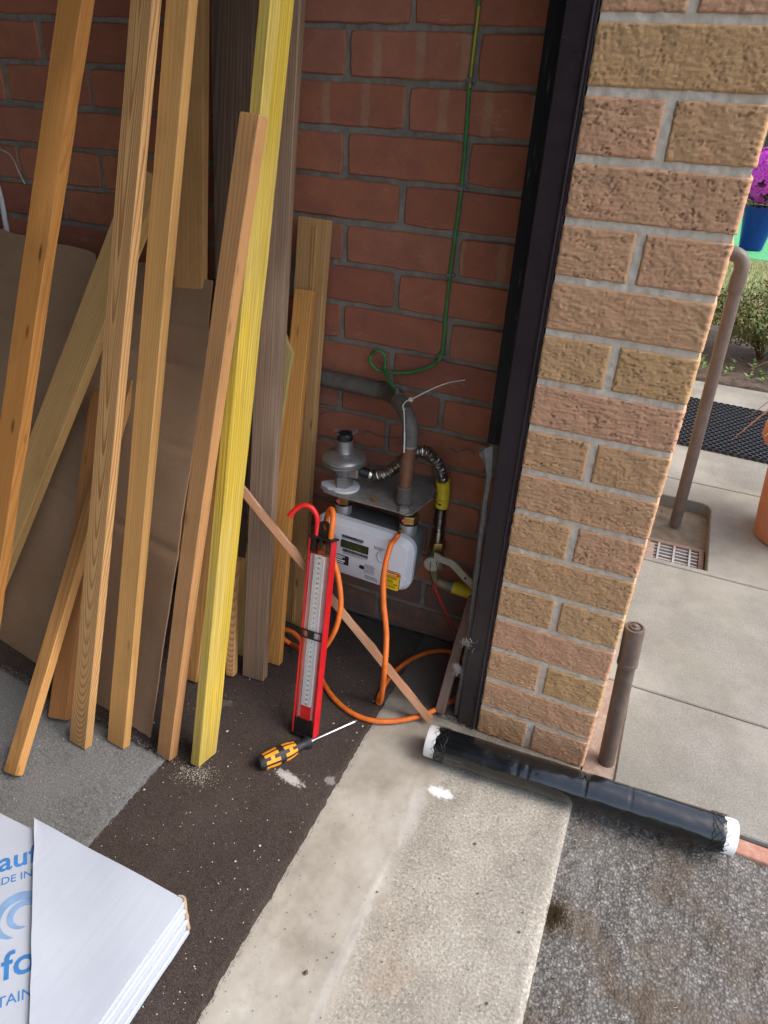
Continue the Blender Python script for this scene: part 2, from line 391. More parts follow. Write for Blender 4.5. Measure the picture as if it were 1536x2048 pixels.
INK = plain('blue_print', (0.05, 0.19, 0.46), 0.6, 0.2, var=0.1); INK2 = plain('pale_blue_print', (0.20, 0.32, 0.52), 0.6, 0.2, var=0.1)
BLACKP = plain('black_plastic', (0.012, 0.012, 0.013), 0.35, 0.5, var=0.2, bump=0.1)
REDP = plain('red_plastic', (0.55, 0.012, 0.018), 0.3, 0.5, var=0.08, bump=0.05)
REDT = plain('red_tubing', (0.70, 0.015, 0.012), 0.4, 0.5, var=0.05, bump=0.05)
ORANGE = plain('orange_hose', (0.72, 0.165, 0.022), 0.5, 0.4, var=0.1, scale=60, bump=0.1)
WHITEP = plain('white_plastic', (0.74, 0.74, 0.75), 0.45, 0.4, var=0.04, bump=0.03)
SCALEW = plain('scale_card', (0.80, 0.78, 0.78), 0.6, 0.3, var=0.03, bump=0)
SCALER = plain('scale_pink_print', (0.72, 0.30, 0.30), 0.6, 0.3, var=0.05, bump=0)
PRINTK = plain('black_print', (0.02, 0.02, 0.022), 0.6, 0.2, var=0.1, bump=0)
PRINTG = plain('grey_print', (0.16, 0.16, 0.17), 0.6, 0.2, var=0.1, bump=0)
METERW = plain('meter_white', (0.58, 0.59, 0.62), 0.4, 0.4, var=0.05, scale=12, bump=0.03)
METERG = plain('meter_grey', (0.125, 0.14, 0.14), 0.45, 0.4, var=0.12, scale=20, bump=0.05)
LCD = plain('lcd_glass', (0.032, 0.042, 0.012), 0.12, 0.6, var=0.05, bump=0)
YELS = plain('yellow_sticker', (0.80, 0.52, 0.01), 0.4, 0.4, var=0.05, bump=0)
REDS2 = plain('red_sticker', (0.62, 0.03, 0.02), 0.4, 0.4, var=0.05, bump=0)
ALU = plain('cast_zinc', (0.33, 0.335, 0.34), 0.38, 0.5, 0.75, var=0.12, scale=30, bump=0.15)
STEEL = plain('stainless_steel', (0.50, 0.48, 0.45), 0.28, 0.5, 1.0, var=0.12, scale=60, bump=0.05)
SILVER = plain('silver_paint', (0.34, 0.345, 0.35), 0.4, 0.5, 0.5, var=0.1, bump=0.1)
BRASS = plain('brass', (0.42, 0.27, 0.10), 0.38, 0.5, 0.9, var=0.22, scale=30, bump=0.2)
CHROME = plain('bright_shaft', (0.70, 0.72, 0.73), 0.22, 0.5, 0.9, var=0.05, bump=0)
def m_pipe():
    m = MT('tarnished_copper', 0.5, 0.4, 0.35); P = m.pos()
    c = m.ramp(m.noise(P, 28, 6, 0.65), [(0.3, (0.15, 0.075, 0.048)), (0.55, (0.23, 0.105, 0.06)), (0.75, (0.12, 0.085, 0.065))])
    c = m.mix(m.rng(m.noise(P, 60, 5, 0.7), 0.55, 0.75, 0, 0.6), c, (0.22, 0.20, 0.17))
    m.col(c); m.bump(m.noise(P, 150, 5, 0.7), 0.4, 0.001); return m.m
COPPER = m_pipe()
def m_dusty(name, c0, c1, dust, amt, rough=0.6, metal=0.0, sc=40):
    m = MT(name, rough, 0.35, metal); P = m.pos()
    c = m.ramp(m.noise(P, sc, 5, 0.6), [(0.3, c0), (0.7, c1)])
    c = m.mix(m.rng(m.noise(P, sc * 2.3, 6, 0.75), 0.45, 0.72, 0, amt), c, dust)
    m.col(c); m.bump(m.noise(P, 300, 4, 0.7), 0.25, 0.001); return m.m
WALLPIPE = m_dusty('grimy_wall_pipe', (0.085, 0.075, 0.062), (0.14, 0.125, 0.105), (0.19, 0.175, 0.15), 0.6)
PLATE = m_dusty('dusty_steel_plate', (0.17, 0.155, 0.135), (0.25, 0.235, 0.21), (0.31, 0.29, 0.26), 0.7)
IVORY = m_dusty('ivory_lever', (0.46, 0.42, 0.30), (0.56, 0.52, 0.40), (0.20, 0.17, 0.12), 0.45)
VALVEB = m_dusty('dull_brass_valve', (0.30, 0.21, 0.10), (0.42, 0.31, 0.16), (0.18, 0.16, 0.13), 0.6, 0.5, 0.4)
YELT = m_dusty('yellow_tape', (0.72, 0.53, 0.02), (0.82, 0.62, 0.03), (0.25, 0.19, 0.06), 0.3, 0.4)
GREENC = m_dusty('green_cable', (0.035, 0.19, 0.05), (0.06, 0.27, 0.075), (0.12, 0.18, 0.09), 0.45, 0.45)
YELC = plain('yellow_cable_stripe', (0.55, 0.42, 0.03), 0.45, 0.4, bump=0)
CLIPG = m_dusty('grey_clip', (0.13, 0.13, 0.12), (0.20, 0.20, 0.18), (0.3, 0.28, 0.25), 0.4)
TIEW = plain('cable_tie_nylon', (0.55, 0.53, 0.48), 0.4, 0.4, bump=0)
def m_frame():
    m = MT('brown_frame_paint', 0.33, 0.3); P = m.pos()
    c = m.ramp(m.noise(P, 10, 4), [(0.3, (0.016, 0.010, 0.013)), (0.7, (0.026, 0.017, 0.021))])
    c = m.mix(m.rng(m.noise(P, 330, 3, 0.55), 0.68, 0.75, 0, 0.7), c, (0.32, 0.30, 0.28))
    z = m.sep(P)[2]
    dn = m.math('ADD', z, m.math('MULTIPLY', m.math('SUBTRACT', m.noise(P, 25, 6, 0.75), 0.5), 0.9))
    c = m.mix(m.rng(dn, -0.1, 0.36, 0.25, 0.0), c, (0.13, 0.115, 0.10))
    m.col(c); m.bump(m.noise(P, 30, 3), 0.08, 0.003); m.bump(m.noise(P, 330, 3, 0.55), 0.12, 0.001)
    m.rough(m.rng(m.noise(P, 60, 5), 0.3, 0.7, 0.26, 0.5)); return m.m
FRAME = m_frame()
def m_black_board():
    m = MT('black_board', 0.45, 0.25); P = m.pos()
    c = m.mix(m.rng(m.noise(m.vmul(P, (200, 200, 18)), 1.0, 6, 0.75), 0.58, 0.72, 0, 0.5), (0.006, 0.006, 0.008), (0.20, 0.19, 0.18))
    m.col(c); m.bump(m.noise(m.vmul(P, (200, 200, 18)), 1.0, 5), 0.4, 0.002); return m.m
BLACKB = m_black_board()
SEAL = m_dusty('grey_rubber_seal', (0.10, 0.095, 0.088), (0.16, 0.15, 0.14), (0.28, 0.265, 0.24), 0.7, 0.8, 0, 80)
PIPEB = m_dusty('brown_waste_pipe', (0.095, 0.068, 0.056), (0.125, 0.092, 0.076), (0.20, 0.17, 0.145), 0.35, 0.4, 0, 20)
COBW = plain('cobweb_dust', (0.42, 0.39, 0.34), 0.95, 0.1)
CHIP = plain('pale_debris', (0.55, 0.52, 0.46), 0.9, 0.1); CHIPD = plain('dark_debris', (0.12, 0.10, 0.085), 0.9, 0.1)
def m_wrap():
    m = MT('black_stretch_wrap', 0.12, 0.5); m.b.inputs['Coat Weight'].default_value = 0.7; m.b.inputs['Coat Roughness'].default_value = 0.04; m.b.inputs['IOR'].default_value = 1.48; m.b.inputs['Coat IOR'].default_value = 1.5; o = m.obj()
    x, y, z = m.sep(o)
    n = m.noise(m.vmul(o, (34, 34, 11)), 1.0, 4, 0.5, dist=0.8); n2 = m.noise(m.vmul(o, (150, 150, 20)), 1.0, 4)
    c = m.mix(m.rng(m.noise(m.vmul(o, (120, 120, 90)), 1.0, 6, 0.7), 0.68, 0.72, 0, 0.35), (0.004, 0.005, 0.006), (0.30, 0.31, 0.32))
    m.col(c); m.rough(m.rng(m.noise(o, 30, 5), 0.3, 0.7, 0.08, 0.32))
    m.bump(n, 0.42, 0.004); m.bump(n2, 0.10, 0.0008); return m.m
WRAP = m_wrap()
ROLLW = plain('white_roll_core', (0.78, 0.79, 0.78), 0.6, 0.3, var=0.06, bump=0.05)
NET = plain('black_netting', (0.01, 0.01, 0.012), 0.3, 0.5, bump=0)
TERRA = m_dusty('terracotta', (0.34, 0.135, 0.08), (0.42, 0.175, 0.105), (0.48, 0.28, 0.19), 0.35, 0.8, 0, 9)
SOIL = m_dusty('soil', (0.05, 0.036, 0.027), (0.10, 0.075, 0.058), (0.17, 0.14, 0.11), 0.6, 1.0, 0, 30)
RUBBER = plain('black_rubber', (0.028, 0.030, 0.034), 0.5, 0.4, bump=0.1)
REDEDGE = m_dusty('red_edging_brick', (0.30, 0.13, 0.09), (0.42, 0.22, 0.16), (0.42, 0.36, 0.30), 0.5, 0.9, 0, 50)
DIRT = m_dusty('dry_dirt', (0.21, 0.145, 0.11), (0.32, 0.23, 0.18), (0.42, 0.37, 0.31), 0.6, 1.0, 0, 35)
GROUT = m_dusty('gully_cement', (0.13, 0.105, 0.075), (0.22, 0.18, 0.125), (0.12, 0.10, 0.08), 0.4, 0.95, 0, 30)
HOPPER = m_dusty('gully_hopper', (0.20, 0.125, 0.10), (0.27, 0.175, 0.14), (0.35, 0.30, 0.26), 0.5, 0.8)
GRATE = m_dusty('gully_grate', (0.34, 0.33, 0.31), (0.45, 0.44, 0.42), (0.2, 0.18, 0.16), 0.3)
def m_leaf(name, c0, c1, c2=None):
    m = MT(name, 0.5, 0.35); P = m.pos()
    n = m.noise(P, 120, 2)
    c = m.ramp(n, [(0.35, c0), (0.65, c1)])
    if c2: c = m.mix(m.rng(m.noise(P, 75, 2), 0.58, 0.64, 0, 0.9), c, c2)
    m.col(c); return m.m
LEAF = m_leaf('shrub_leaf', (0.045, 0.085, 0.022), (0.13, 0.17, 0.045), (0.36, 0.10, 0.045))
LEAF2 = m_leaf('flower_leaf', (0.06, 0.13, 0.03), (0.14, 0.22, 0.06))
PETAL = m_leaf('magenta_petal', (0.46, 0.015, 0.36), (0.72, 0.10, 0.60))
CORD = m_leaf('cordyline_leaf', (0.36, 0.20, 0.12), (0.50, 0.30, 0.18))
BLUEG = plain('blue_glaze', (0.008, 0.03, 0.20), 0.3, 0.3, bump=0)
STEM = plain('stem_bark', (0.10, 0.07, 0.045), 0.9, 0.1)
LAWN = m_dusty('dry_lawn', (0.24, 0.27, 0.10), (0.40, 0.38, 0.19), (0.16, 0.22, 0.06), 0.5, 1.0, 0, 6)
TURF = m_dusty('artificial_turf', (0.075, 0.34, 0.13), (0.12, 0.46, 0.20), (0.05, 0.22, 0.09), 0.5, 1.0, 0, 25)
GROUND = m_dusty('earth', (0.16, 0.14, 0.11), (0.24, 0.21, 0.17), (0.3, 0.27, 0.22), 0.5, 1.0, 0, 4)
PLASTER = m_dusty('garage_plaster', (0.19, 0.17, 0.15), (0.24, 0.22, 0.195), (0.14, 0.125, 0.11), 0.3, 0.9, 0, 6)
CEIL = m_dusty('garage_ceiling_board', (0.09, 0.075, 0.062), (0.13, 0.11, 0.09), (0.07, 0.06, 0.05), 0.3, 0.9, 0, 6)
def m_clear():
    m = MT('clear_acrylic', 0.08, 0.5)
    tr = m.n('BsdfTransparent', {'Color': (0.97, 0.97, 0.97)}); gl = m.n('BsdfGlossy', {'Roughness': 0.06})
    lw_ = m.n('LayerWeight', {'Blend': 0.5}, out=1); fr = m.math('ADD', 0.03, m.math('MULTIPLY', m.math('POWER', lw_, 5.0), 0.5))
    mx = m.nt.nodes.new('ShaderNodeMixShader'); m.nt.links.new(fr, mx.inputs[0]); m.nt.links.new(tr, mx.inputs[1]); m.nt.links.new(gl, mx.inputs[2])
    m.nt.links.new(mx.outputs[0], m.out.inputs[0]); return m.m
CLEAR = m_clear()


# ================================================================== THE SETTING
def grid_mesh(name, xs, ys, zf, skirt=None):
    nx, ny = len(xs), len(ys)
    vs = [None] * (nx * ny)
    for j, y in enumerate(ys):
        for i, x in enumerate(xs):
            vs[j * nx + i] = zf(x, y, i, j)
    fs = [(j * nx + i, j * nx + i + 1, (j + 1) * nx + i + 1, (j + 1) * nx + i) for j in range(ny - 1) for i in range(nx - 1)]
    if skirt is not None:
        ring = [i for i in range(nx)] + [j * nx + nx - 1 for j in range(1, ny)] + [(ny - 1) * nx + i for i in range(nx - 2, -1, -1)] + [j * nx for j in range(ny - 2, 0, -1)]
        n0 = len(vs); vs += [(vs[k][0], vs[k][1], skirt) for k in ring]; m = len(ring)
        fs += [(ring[a], n0 + a, n0 + (a + 1) % m, ring[(a + 1) % m]) for a in range(m)]
    me = bpy.data.meshes.new(name); me.from_pydata(vs, [], fs)
    for p in me.polygons: p.use_smooth = True
    return me
def fbm(x, y, z=0.0, o=4): return noise.fractal((x, y, z), 0.8, 2.1, o)

MB().box(-150, 150, -150, 150, -0.5, -0.09).build('ground', GROUND)['kind'] = 'structure'

# threshold strip of concrete between the carpet and the tarmac
def thr(x, y, i, j):
    z = 0.0012 * fbm(x * 14, y * 14, 3) + 0.0006 * fbm(x * 60, y * 60, 5)
    rl = -0.262 + 0.02 * fbm(y * 4, 2.2, 1) + 0.012 * math.sin(y * 5)
    d = x - rl
    if y < -0.12: z += 0.0014 * math.exp(-(d / 0.006) ** 2) * (0.6 + 0.8 * noise.noise((y * 40, 0, 0)))
    xx = x
    if x > -0.02: xx = x - 0.003 + 0.0012 * fbm(y * 40, 1.0); z -= 0.006 * max(0, (x + 0.012) / 0.012) ** 2
    return (xx, y, z)
ys = np.concatenate([np.arange(-2.4, -0.8, 0.05), np.arange(-0.8, 0.24, 0.005)])
link('threshold_concrete', grid_mesh('threshold_concrete', np.arange(-0.44, 0.0001, 0.005), ys, thr, -0.09), CONC)['kind'] = 'structure'
MB().box(-4.6, -0.43, -2.6, 0.34, -0.085, -0.006).build('garage_floor', PLASTER)['kind'] = 'structure'

# tarmac of the drive
xs = np.concatenate([np.arange(-0.004, 0.62, 0.005), np.arange(0.65, 6.0, 0.25)])
ys = np.concatenate([np.arange(-6, -0.9, 0.2), np.arange(-0.9, -0.052, 0.005)])
def tarz(x, y, i, j):
    return (x, y, -0.016 + 0.005 * fbm(x * 6, y * 6, 9) + 0.0028 * fbm(x * 45, y * 45, 4) + 0.0025 * noise.noise((x * 150, y * 150, 2)))
link('tarmac_drive', grid_mesh('tarmac_drive', xs, ys, tarz), TAR)['kind'] = 'structure'

# brick edging between drive and patio
edg = empty('edging_course', (0, -0.04, 0)); edg['kind'] = 'structure'
eb = MB().box(-0.105, 0.105, -0.0165, 0.0165, -0.06, 0).mesh('edging_brick', bevel=0.004)
for i in range(9):
    link('brick', eb, REDEDGE, edg, Matrix.Translation((0.115 + i * 0.222, 0.0 + random.uniform(-1, 1) * 0.001, -0.006 + random.uniform(-1, 1) * 0.001)) @ Matrix.Rotation(random.uniform(-.01, .01), 4, 'Z'))

# patio slabs
pat = empty('patio', (0.06, 0, 0)); pat['kind'] = 'structure'
MB().box(-0.06, 0.0, -0.022, 0.95, -0.085, -0.004).box(-0.06, 3.0, -0.022, 2.62, -0.087, -0.055).build('bedding', DIRT, pat)
rows = [(-0.020, 0.279), (0.283, 0.833), (0.838, 1.430), (1.434, 2.03), (2.034, 2.625)]
for r, (y0, y1) in enumerate(rows):
    for c in range(5):
        x0 = c * 0.6 + 0.0; x1 = x0 + 0.596
        m = MB()
        if c == 0 and r == 2:
            gx, gy0, gy1 = 0.152, 0.858, 1.285
            m.prism([(x0 - 0.06, y0), (x1, y0), (x1, y1), (x0 - 0.06, y1), (x0 - 0.06, gy1), (gx - 0.035, gy1), (gx - 0.010, gy1 - 0.012), (gx, gy1 - 0.04), (gx - 0.004, gy0), (x0 - 0.06, gy0)], -0.05, 0)
        elif c == 0 and r > 0: m.box(x0 - 0.058, x1, y0, y1, -0.05, 0)
        else: m.box(x0, x1, y0, y1, -0.05, 0)
        me = m.mesh('paving_slab', bevel=0.0025, seg=1)
        link('paving_slab', me, SLAB, pat, Matrix.Translation((0, 0, random.uniform(-0.001, 0.001))))

# ---- red brick side wall of the garage
WY = 0.235
wall = empty('garage_wall', (-1.3, WY, 0)); tag(wall, 'red brick inner wall of the garage behind the timbers and gas meter', 'wall')
iw = inv(wall.location)
MB().box(-4.6, -1.72, WY + 0.006, WY + 0.11, -0.05, 2.34).box(-1.72, -0.2, WY + 0.012, WY + 0.11, -0.05, 2.34).build('mortar', MORT_R, wall, iw)
def mort_sheet(x0, x1, z0, z1, y0, amp, step, mat, par, pi, f=55):
    xs = np.arange(x0, x1 + 1e-6, step); zs = np.arange(z0, z1 + 1e-6, step)
    me = grid_mesh('joint_mortar', xs, zs, lambda x, z, i, j: (x, y0 + amp * (0.8 * fbm(x * f, z * f, 3) + 0.5 * noise.noise((x * 170, z * 170, 5))), z))
    link('joint_mortar', me, mat, par, pi)
mort_sheet(-1.719, -0.2, -0.01, 1.40, WY + 0.0048, 0.0024, 0.005, MORT_R, wall, iw)
def red_brick(L, seed):
    rr = random.Random(seed); m = MB(); nx = 10; xs = [-L / 2 + L * i / nx for i in range(nx + 1)]
    bot = [(x, -0.0325 + rr.uniform(-.0011, .0011)) for x in xs]; top = [(x, 0.0325 + rr.uniform(-.0011, .0011)) for x in xs]
    bot[0] = (xs[0] + .002, bot[0][1] + .001); top[0] = (xs[0] + .002, top[0][1] - .001); bot[-1] = (xs[-1] - .002, bot[-1][1] + .001); top[-1] = (xs[-1] - .002, top[-1][1] - .001)
    poly = bot + [(L / 2 + rr.uniform(-.001, .001), z) for z in (-.015, .0, .018)] + top[::-1] + [(-L / 2 + rr.uniform(-.001, .001), z) for z in (.018, 0, -.015)]
    n = len(poly); c = lambda p, k: (p[0] * k, p[1] * (1 - (1 - k) * 3))
    vs = [(*(p[0], 0.004), p[1]) for p in poly]; vs = [(p[0], 0.0025, p[1]) for p in poly] + [(p[0] - math.copysign(.0022, p[0]), 0.0, p[1] - math.copysign(.0022, p[1])) for p in poly] + [(p[0], 0.03, p[1]) for p in poly]
    fs = [(i, (i + 1) % n, n + (i + 1) % n, n + i) for i in range(n)] + [(2 * n + i, 2 * n + (i + 1) % n, (i + 1) % n, i) for i in range(n)] + [tuple(range(n, 2 * n))]
    m.add(vs, fs); return m.mesh('brick', auto=0.5)
rb = [red_brick(0.215, s) for s in range(6)]; rbm = {}
nb = 0
strip = {(15, 0): 1, (14, 1): 1, (14, 0): 1, (10, 0): 1}
for k in range(0, 22):
    z = 0.075 * k + 0.0325 + 0.004
    # odd courses from the floor: joints at -0.43-0.225n ; even: -0.543-0.225n
    first = -0.43 if (k % 2 == 1) else -0.543
    x = first + 0.225; col = 0
    while x > -2.35:
        cx = x - 0.1125
        s = (k, col) in ((14, 0), (14, 1), (14, 2), (11, 0), (15, 1), (8, 3), (13, 6))
        mat = REDD if k <= 1 and random.random() < 0.9 else (REDS if s else RED)
        if (mat.name, col % 6) not in rbm:
            me = rb[(col + k) % 6].copy(); me.materials.clear(); me.materials.append(mat); rbm[(mat.name, col % 6)] = me
        me = rbm[(mat.name, col % 6)]
        o = link('brick', me, None, wall, iw @ Matrix.Translation((cx + random.uniform(-.0015, .0015), WY + random.uniform(-.0012, .0012), z + random.uniform(-.001, .001))) @ Matrix.Rotation(random.uniform(-.006, .006), 4, 'Y'))
        x -= 0.225; col += 1; nb += 1
m = MB()
for k in range(22, 31):
    x = (-0.43 if k % 2 else -0.543) + 0.225
    while x > -2.35:
        m.box(x - 0.22, x - 0.005, WY, WY + 0.05, 0.075 * k + 0.004, 0.075 * k + 0.069); x -= 0.225
m.build('upper_courses', RED, wall, iw)['kind'] = 'stuff'

# ---- buff brick pier
pier = empty('brick_pier', (-0.11, 0.1, 0)); tag(pier, 'rough textured buff brick pier at the edge of the garage opening', 'brick pier')
ip = inv(pier.location)
PH = 30
def joint_profile(y0):  # hollow-tooled mortar
    pass
MB().box(-0.213, -0.004, 0.0085, 0.23, -0.02, 2.3).box(-0.213, -0.004, 0.231, 3.4, -0.02, 2.3).build('mortar', MORT_B, pier, ip)
mort_sheet(-0.2135, -0.0035, -0.01, 1.42, 0.0036, 0.0020, 0.003, MORT_B, pier, ip, 60)
def buff_brick(x0, x1, z0, z1, seed, left_open, right_open):
    W, H = x1 - x0, z1 - z0; nx = max(8, int(W / 0.0019)); nz = max(8, int(H / 0.0017)); D = 0.1025
    vs = []; sx = random.Random(seed).uniform(0, 50); fr = random.Random(seed + 5).uniform(0.55, 1.3); ca = random.Random(seed + 9).uniform(0.6, 1.25)
    for j in range(nz + 1):
        for i in range(nx + 1):
            x = x0 + W * i / nx; z = z0 + H * j / nz
            v = 1.6 * noise.fractal((x * 12 * fr + sx, z * 60 * fr, sx), 0.7, 2.2, 5) + 0.22 * noise.noise((x * 70, z * 280, sx)) - z * 46
            f = v * 1.35 - math.floor(v * 1.35)
            cr = math.exp(-((f - 0.94) / 0.045) ** 2) * max(0.0, min(1.0, 0.75 + 1.3 * noise.noise((x * 38 + sx, z * 60, 8))))
            h = 0.0018 * (f - 0.5) - 0.0046 * cr * ca + 0.0007 * noise.noise((x * 380 + sx, z * 480, 1)) + 0.0011 * noise.fractal((x * 34 + sx, z * 34, 4), 0.8, 2.1, 3)
            h = max(-0.006, min(0.0035, h))
            de = min(z - z0, z1 - z); e = max(0, 1 - de / 0.0024)
            y = -h * (1 - 0.5 * e) + 0.0018 * e * e
            dr = x1 - x; ex = max(0, 1 - dr / (0.0055 if right_open else 0.003)); y += (0.0055 if right_open else 0.0025) * ex * ex
            dl = x - x0; el = max(0, 1 - dl / 0.003); y += 0.0025 * el * el
            zz = z + (0.0012 * noise.noise((x * 90 + sx, z * 10, 3)) if de < 1e-6 else 0); xx = x + ((0.0012 * noise.noise((z * 90 + sx, 7, 3))) if (i in (0, nx)) else 0)
            vs.append((xx, y, zz))
    w_ = nx + 1
    fs = [(j * w_ + i, j * w_ + i + 1, (j + 1) * w_ + i + 1, (j + 1) * w_ + i) for j in range(nz) for i in range(nx)]
    ring = list(range(w_)) + [j * w_ + nx for j in range(1, nz + 1)] + [nz * w_ + i for i in range(nx - 1, -1, -1)] + [j * w_ for j in range(nz - 1, 0, -1)]
    n0 = len(vs); mm = len(ring)
    vs += [(vs[k][0], D, vs[k][2]) for k in ring]
    fs += [(ring[a], n0 + a, n0 + (a + 1) % mm, ring[(a + 1) % mm]) for a in range(mm)]
    me = bpy.data.meshes.new('brick'); me.from_pydata(vs, [], fs)
    for p in me.polygons: p.use_smooth = True
    return me
for k in range(PH):
    z0 = 0.075 * k + 0.0005; z1 = z0 + 0.0645
    spans = [(-0.215, -0.118), (-0.106, 0.0)] if k % 2 == 0 else [(-0.215, 0.0)]
    for (a, b) in spans:
        if k < 19: me = buff_brick(a, b, z0, z1, k * 7 + int((a + 1) * 100), True, b > -0.01)
        else: me = MB().box(a, b, 0, 0.1025, z0, z1).mesh('brick', bevel=0.003)
        link('brick', me, BUFF, pier, ip)
m = MB()
for k in range(PH):
    y = 0.1125 if k % 2 else 0.225
    if k % 2 == 0: m.box(-0.1, 0.0, 0.104, 0.215, 0.075 * k + 0.0005, 0.075 * k + 0.065)
    while y < 3.35:
        m.box(-0.1, random.uniform(-.001, .001), y, min(y + 0.215, 3.4), 0.075 * k + 0.0005, 0.075 * k + 0.065); y += 0.225
m.build('side_courses', BUFF, pier, ip, bevel=0.003, seg=1)['kind'] = 'stuff'

# ---- the rest of the garage, out of view
MB().box(-4.7, 0.0, -2.75, 0.36, 2.34, 2.46).build('garage_ceiling', CEIL)['kind'] = 'structure'
MB().box(-0.21, 0.0, -2.4, -0.004, 2.12, 2.335).build('door_lintel', PLASTER)['kind'] = 'structure'
g = MB().box(-4.7, -4.6, -2.6, 0.34, -0.05, 2.335).build('rear_wall', PLASTER); g['kind'] = 'structure'
g = MB().box(-4.7, 0.0, -2.75, -2.605, -0.05, 2.335).build('far_side_wall', PLASTER); g['kind'] = 'structure'

# ---- door frame post
fp = empty('door_frame_post', (-0.24, 0.03, 0)); tag(fp, 'glossy dark brown door frame post beside the buff brick pier', 'door frame')
iF = inv(fp.location)
MB().box(-0.256, -0.222, 0.0, 0.06, 0.004, 2.11).box(-0.2215, -0.2155, 0.004, 0.06, 0.004, 2.11).build('frame_face', FRAME, fp, iF, bevel=0.002)
MB().box(-0.224, -0.2195, -0.003, 0.003, 0.004, 2.11).build('edge_bead', FRAME, fp, iF, bevel=0.0015)
MB().box(-0.290, -0.235, 0.062, 0.10, 0.60, 2.11).build('black_backing_board', BLACKB, fp, iF, bevel=0.002)
MB().box(-0.262, -0.222, 0.062, 0.20, 0.004, 2.11).build('frame_return', BLACKB, fp, iF, bevel=0.002)
# loose rubber seal down its inner edge
pts = []
for i in range(26):
    z = 0.012 + 0.60 * i / 25
    x = -0.2655 + 0.003 * math.sin(z * 9) + 0.002 * noise.noise((z * 30, 0, 0)) - (0.010 if z > 0.57 else 0) * (z - 0.57) / 0.04
    pts.append((x, 0.012 + 0.006 * math.sin(z * 5) , z))
m = MB(); vs = []; fs = []
for i, (x, y, z) in enumerate(pts):
    wv = 0.005 + 0.001 * noise.noise((z * 60, 3, 0)) + (0.006 * max(0, (z - 0.56) / 0.05) if z > 0.56 else 0)
    vs += [(x - wv, y + 0.002, z + (0.012 if i == 25 else 0) * -1), (x - wv * .3, y - 0.003, z), (x + wv, y - 0.001, z + (0.01 if i == 25 else 0)), (x + wv, y + 0.003, z), (x - wv, y + 0.006, z)]
for i in range(25):
    for a in range(5): fs.append((i * 5 + a, i * 5 + (a + 1) % 5, (i + 1) * 5 + (a + 1) % 5, (i + 1) * 5 + a))
fs += [(0, 1, 2, 3, 4), tuple(125 + a for a in range(5))]
m.add(vs, fs); m.build('rubber_seal', SEAL, fp, iF)

# ---- carpets
def carpet(name, mat, x0, x1, y0, y1, z0, z1, step, edge, amp=0.004, fx=None):
    xs = np.concatenate([np.arange(x0, x1 - 0.4, 0.08), np.arange(max(x0, x1 - 0.4), x1 + 1e-6, step)]) if x1 - x0 > 0.5 else np.arange(x0, x1 + 1e-6, step)
    ys = np.concatenate([np.arange(y0, -0.9, 0.08), np.arange(-0.9, y1 + 1e-6, step)])
    nx, ny = len(xs), len(ys)
    def f(x, y, i, j):
        z = z1 + 0.0012 * fbm(x * 11, y * 11, edge) + 0.0007 * fbm(x * 90, y * 90, edge)
        xx, yy = x, y
        if fx: xx, yy = fx(x, y)
        if i == nx - 1: xx += amp * fbm(y * 60, edge, 1) * 0.8; z -= (z1 - z0) * 0.6
        if j == ny - 1: yy += amp * fbm(x * 60, edge, 2) * 0.8; z -= (z1 - z0) * 0.6
        return (xx, yy, z)
    return link(name, grid_mesh(name, xs, ys, f, z0 - 0.001), mat)
cb = carpet('brown_carpet', CARB, -2.6, -0.408, -2.3, 0.232, 0.0, 0.005, 0.006, 3.3)
tag(cb, 'dark brown carpet with pale specks covering the garage floor', 'carpet')
cg = carpet('grey_carpet', CARG, -2.2, -0.722, -2.0, -0.335, 0.005, 0.0125, 0.006, 8.1, 0.006, lambda x, y: (x, y + max(0, (-0.72 - x)) * 0.09))
tag(cg, 'grey felt carpet offcut lying over the brown carpet', 'carpet')

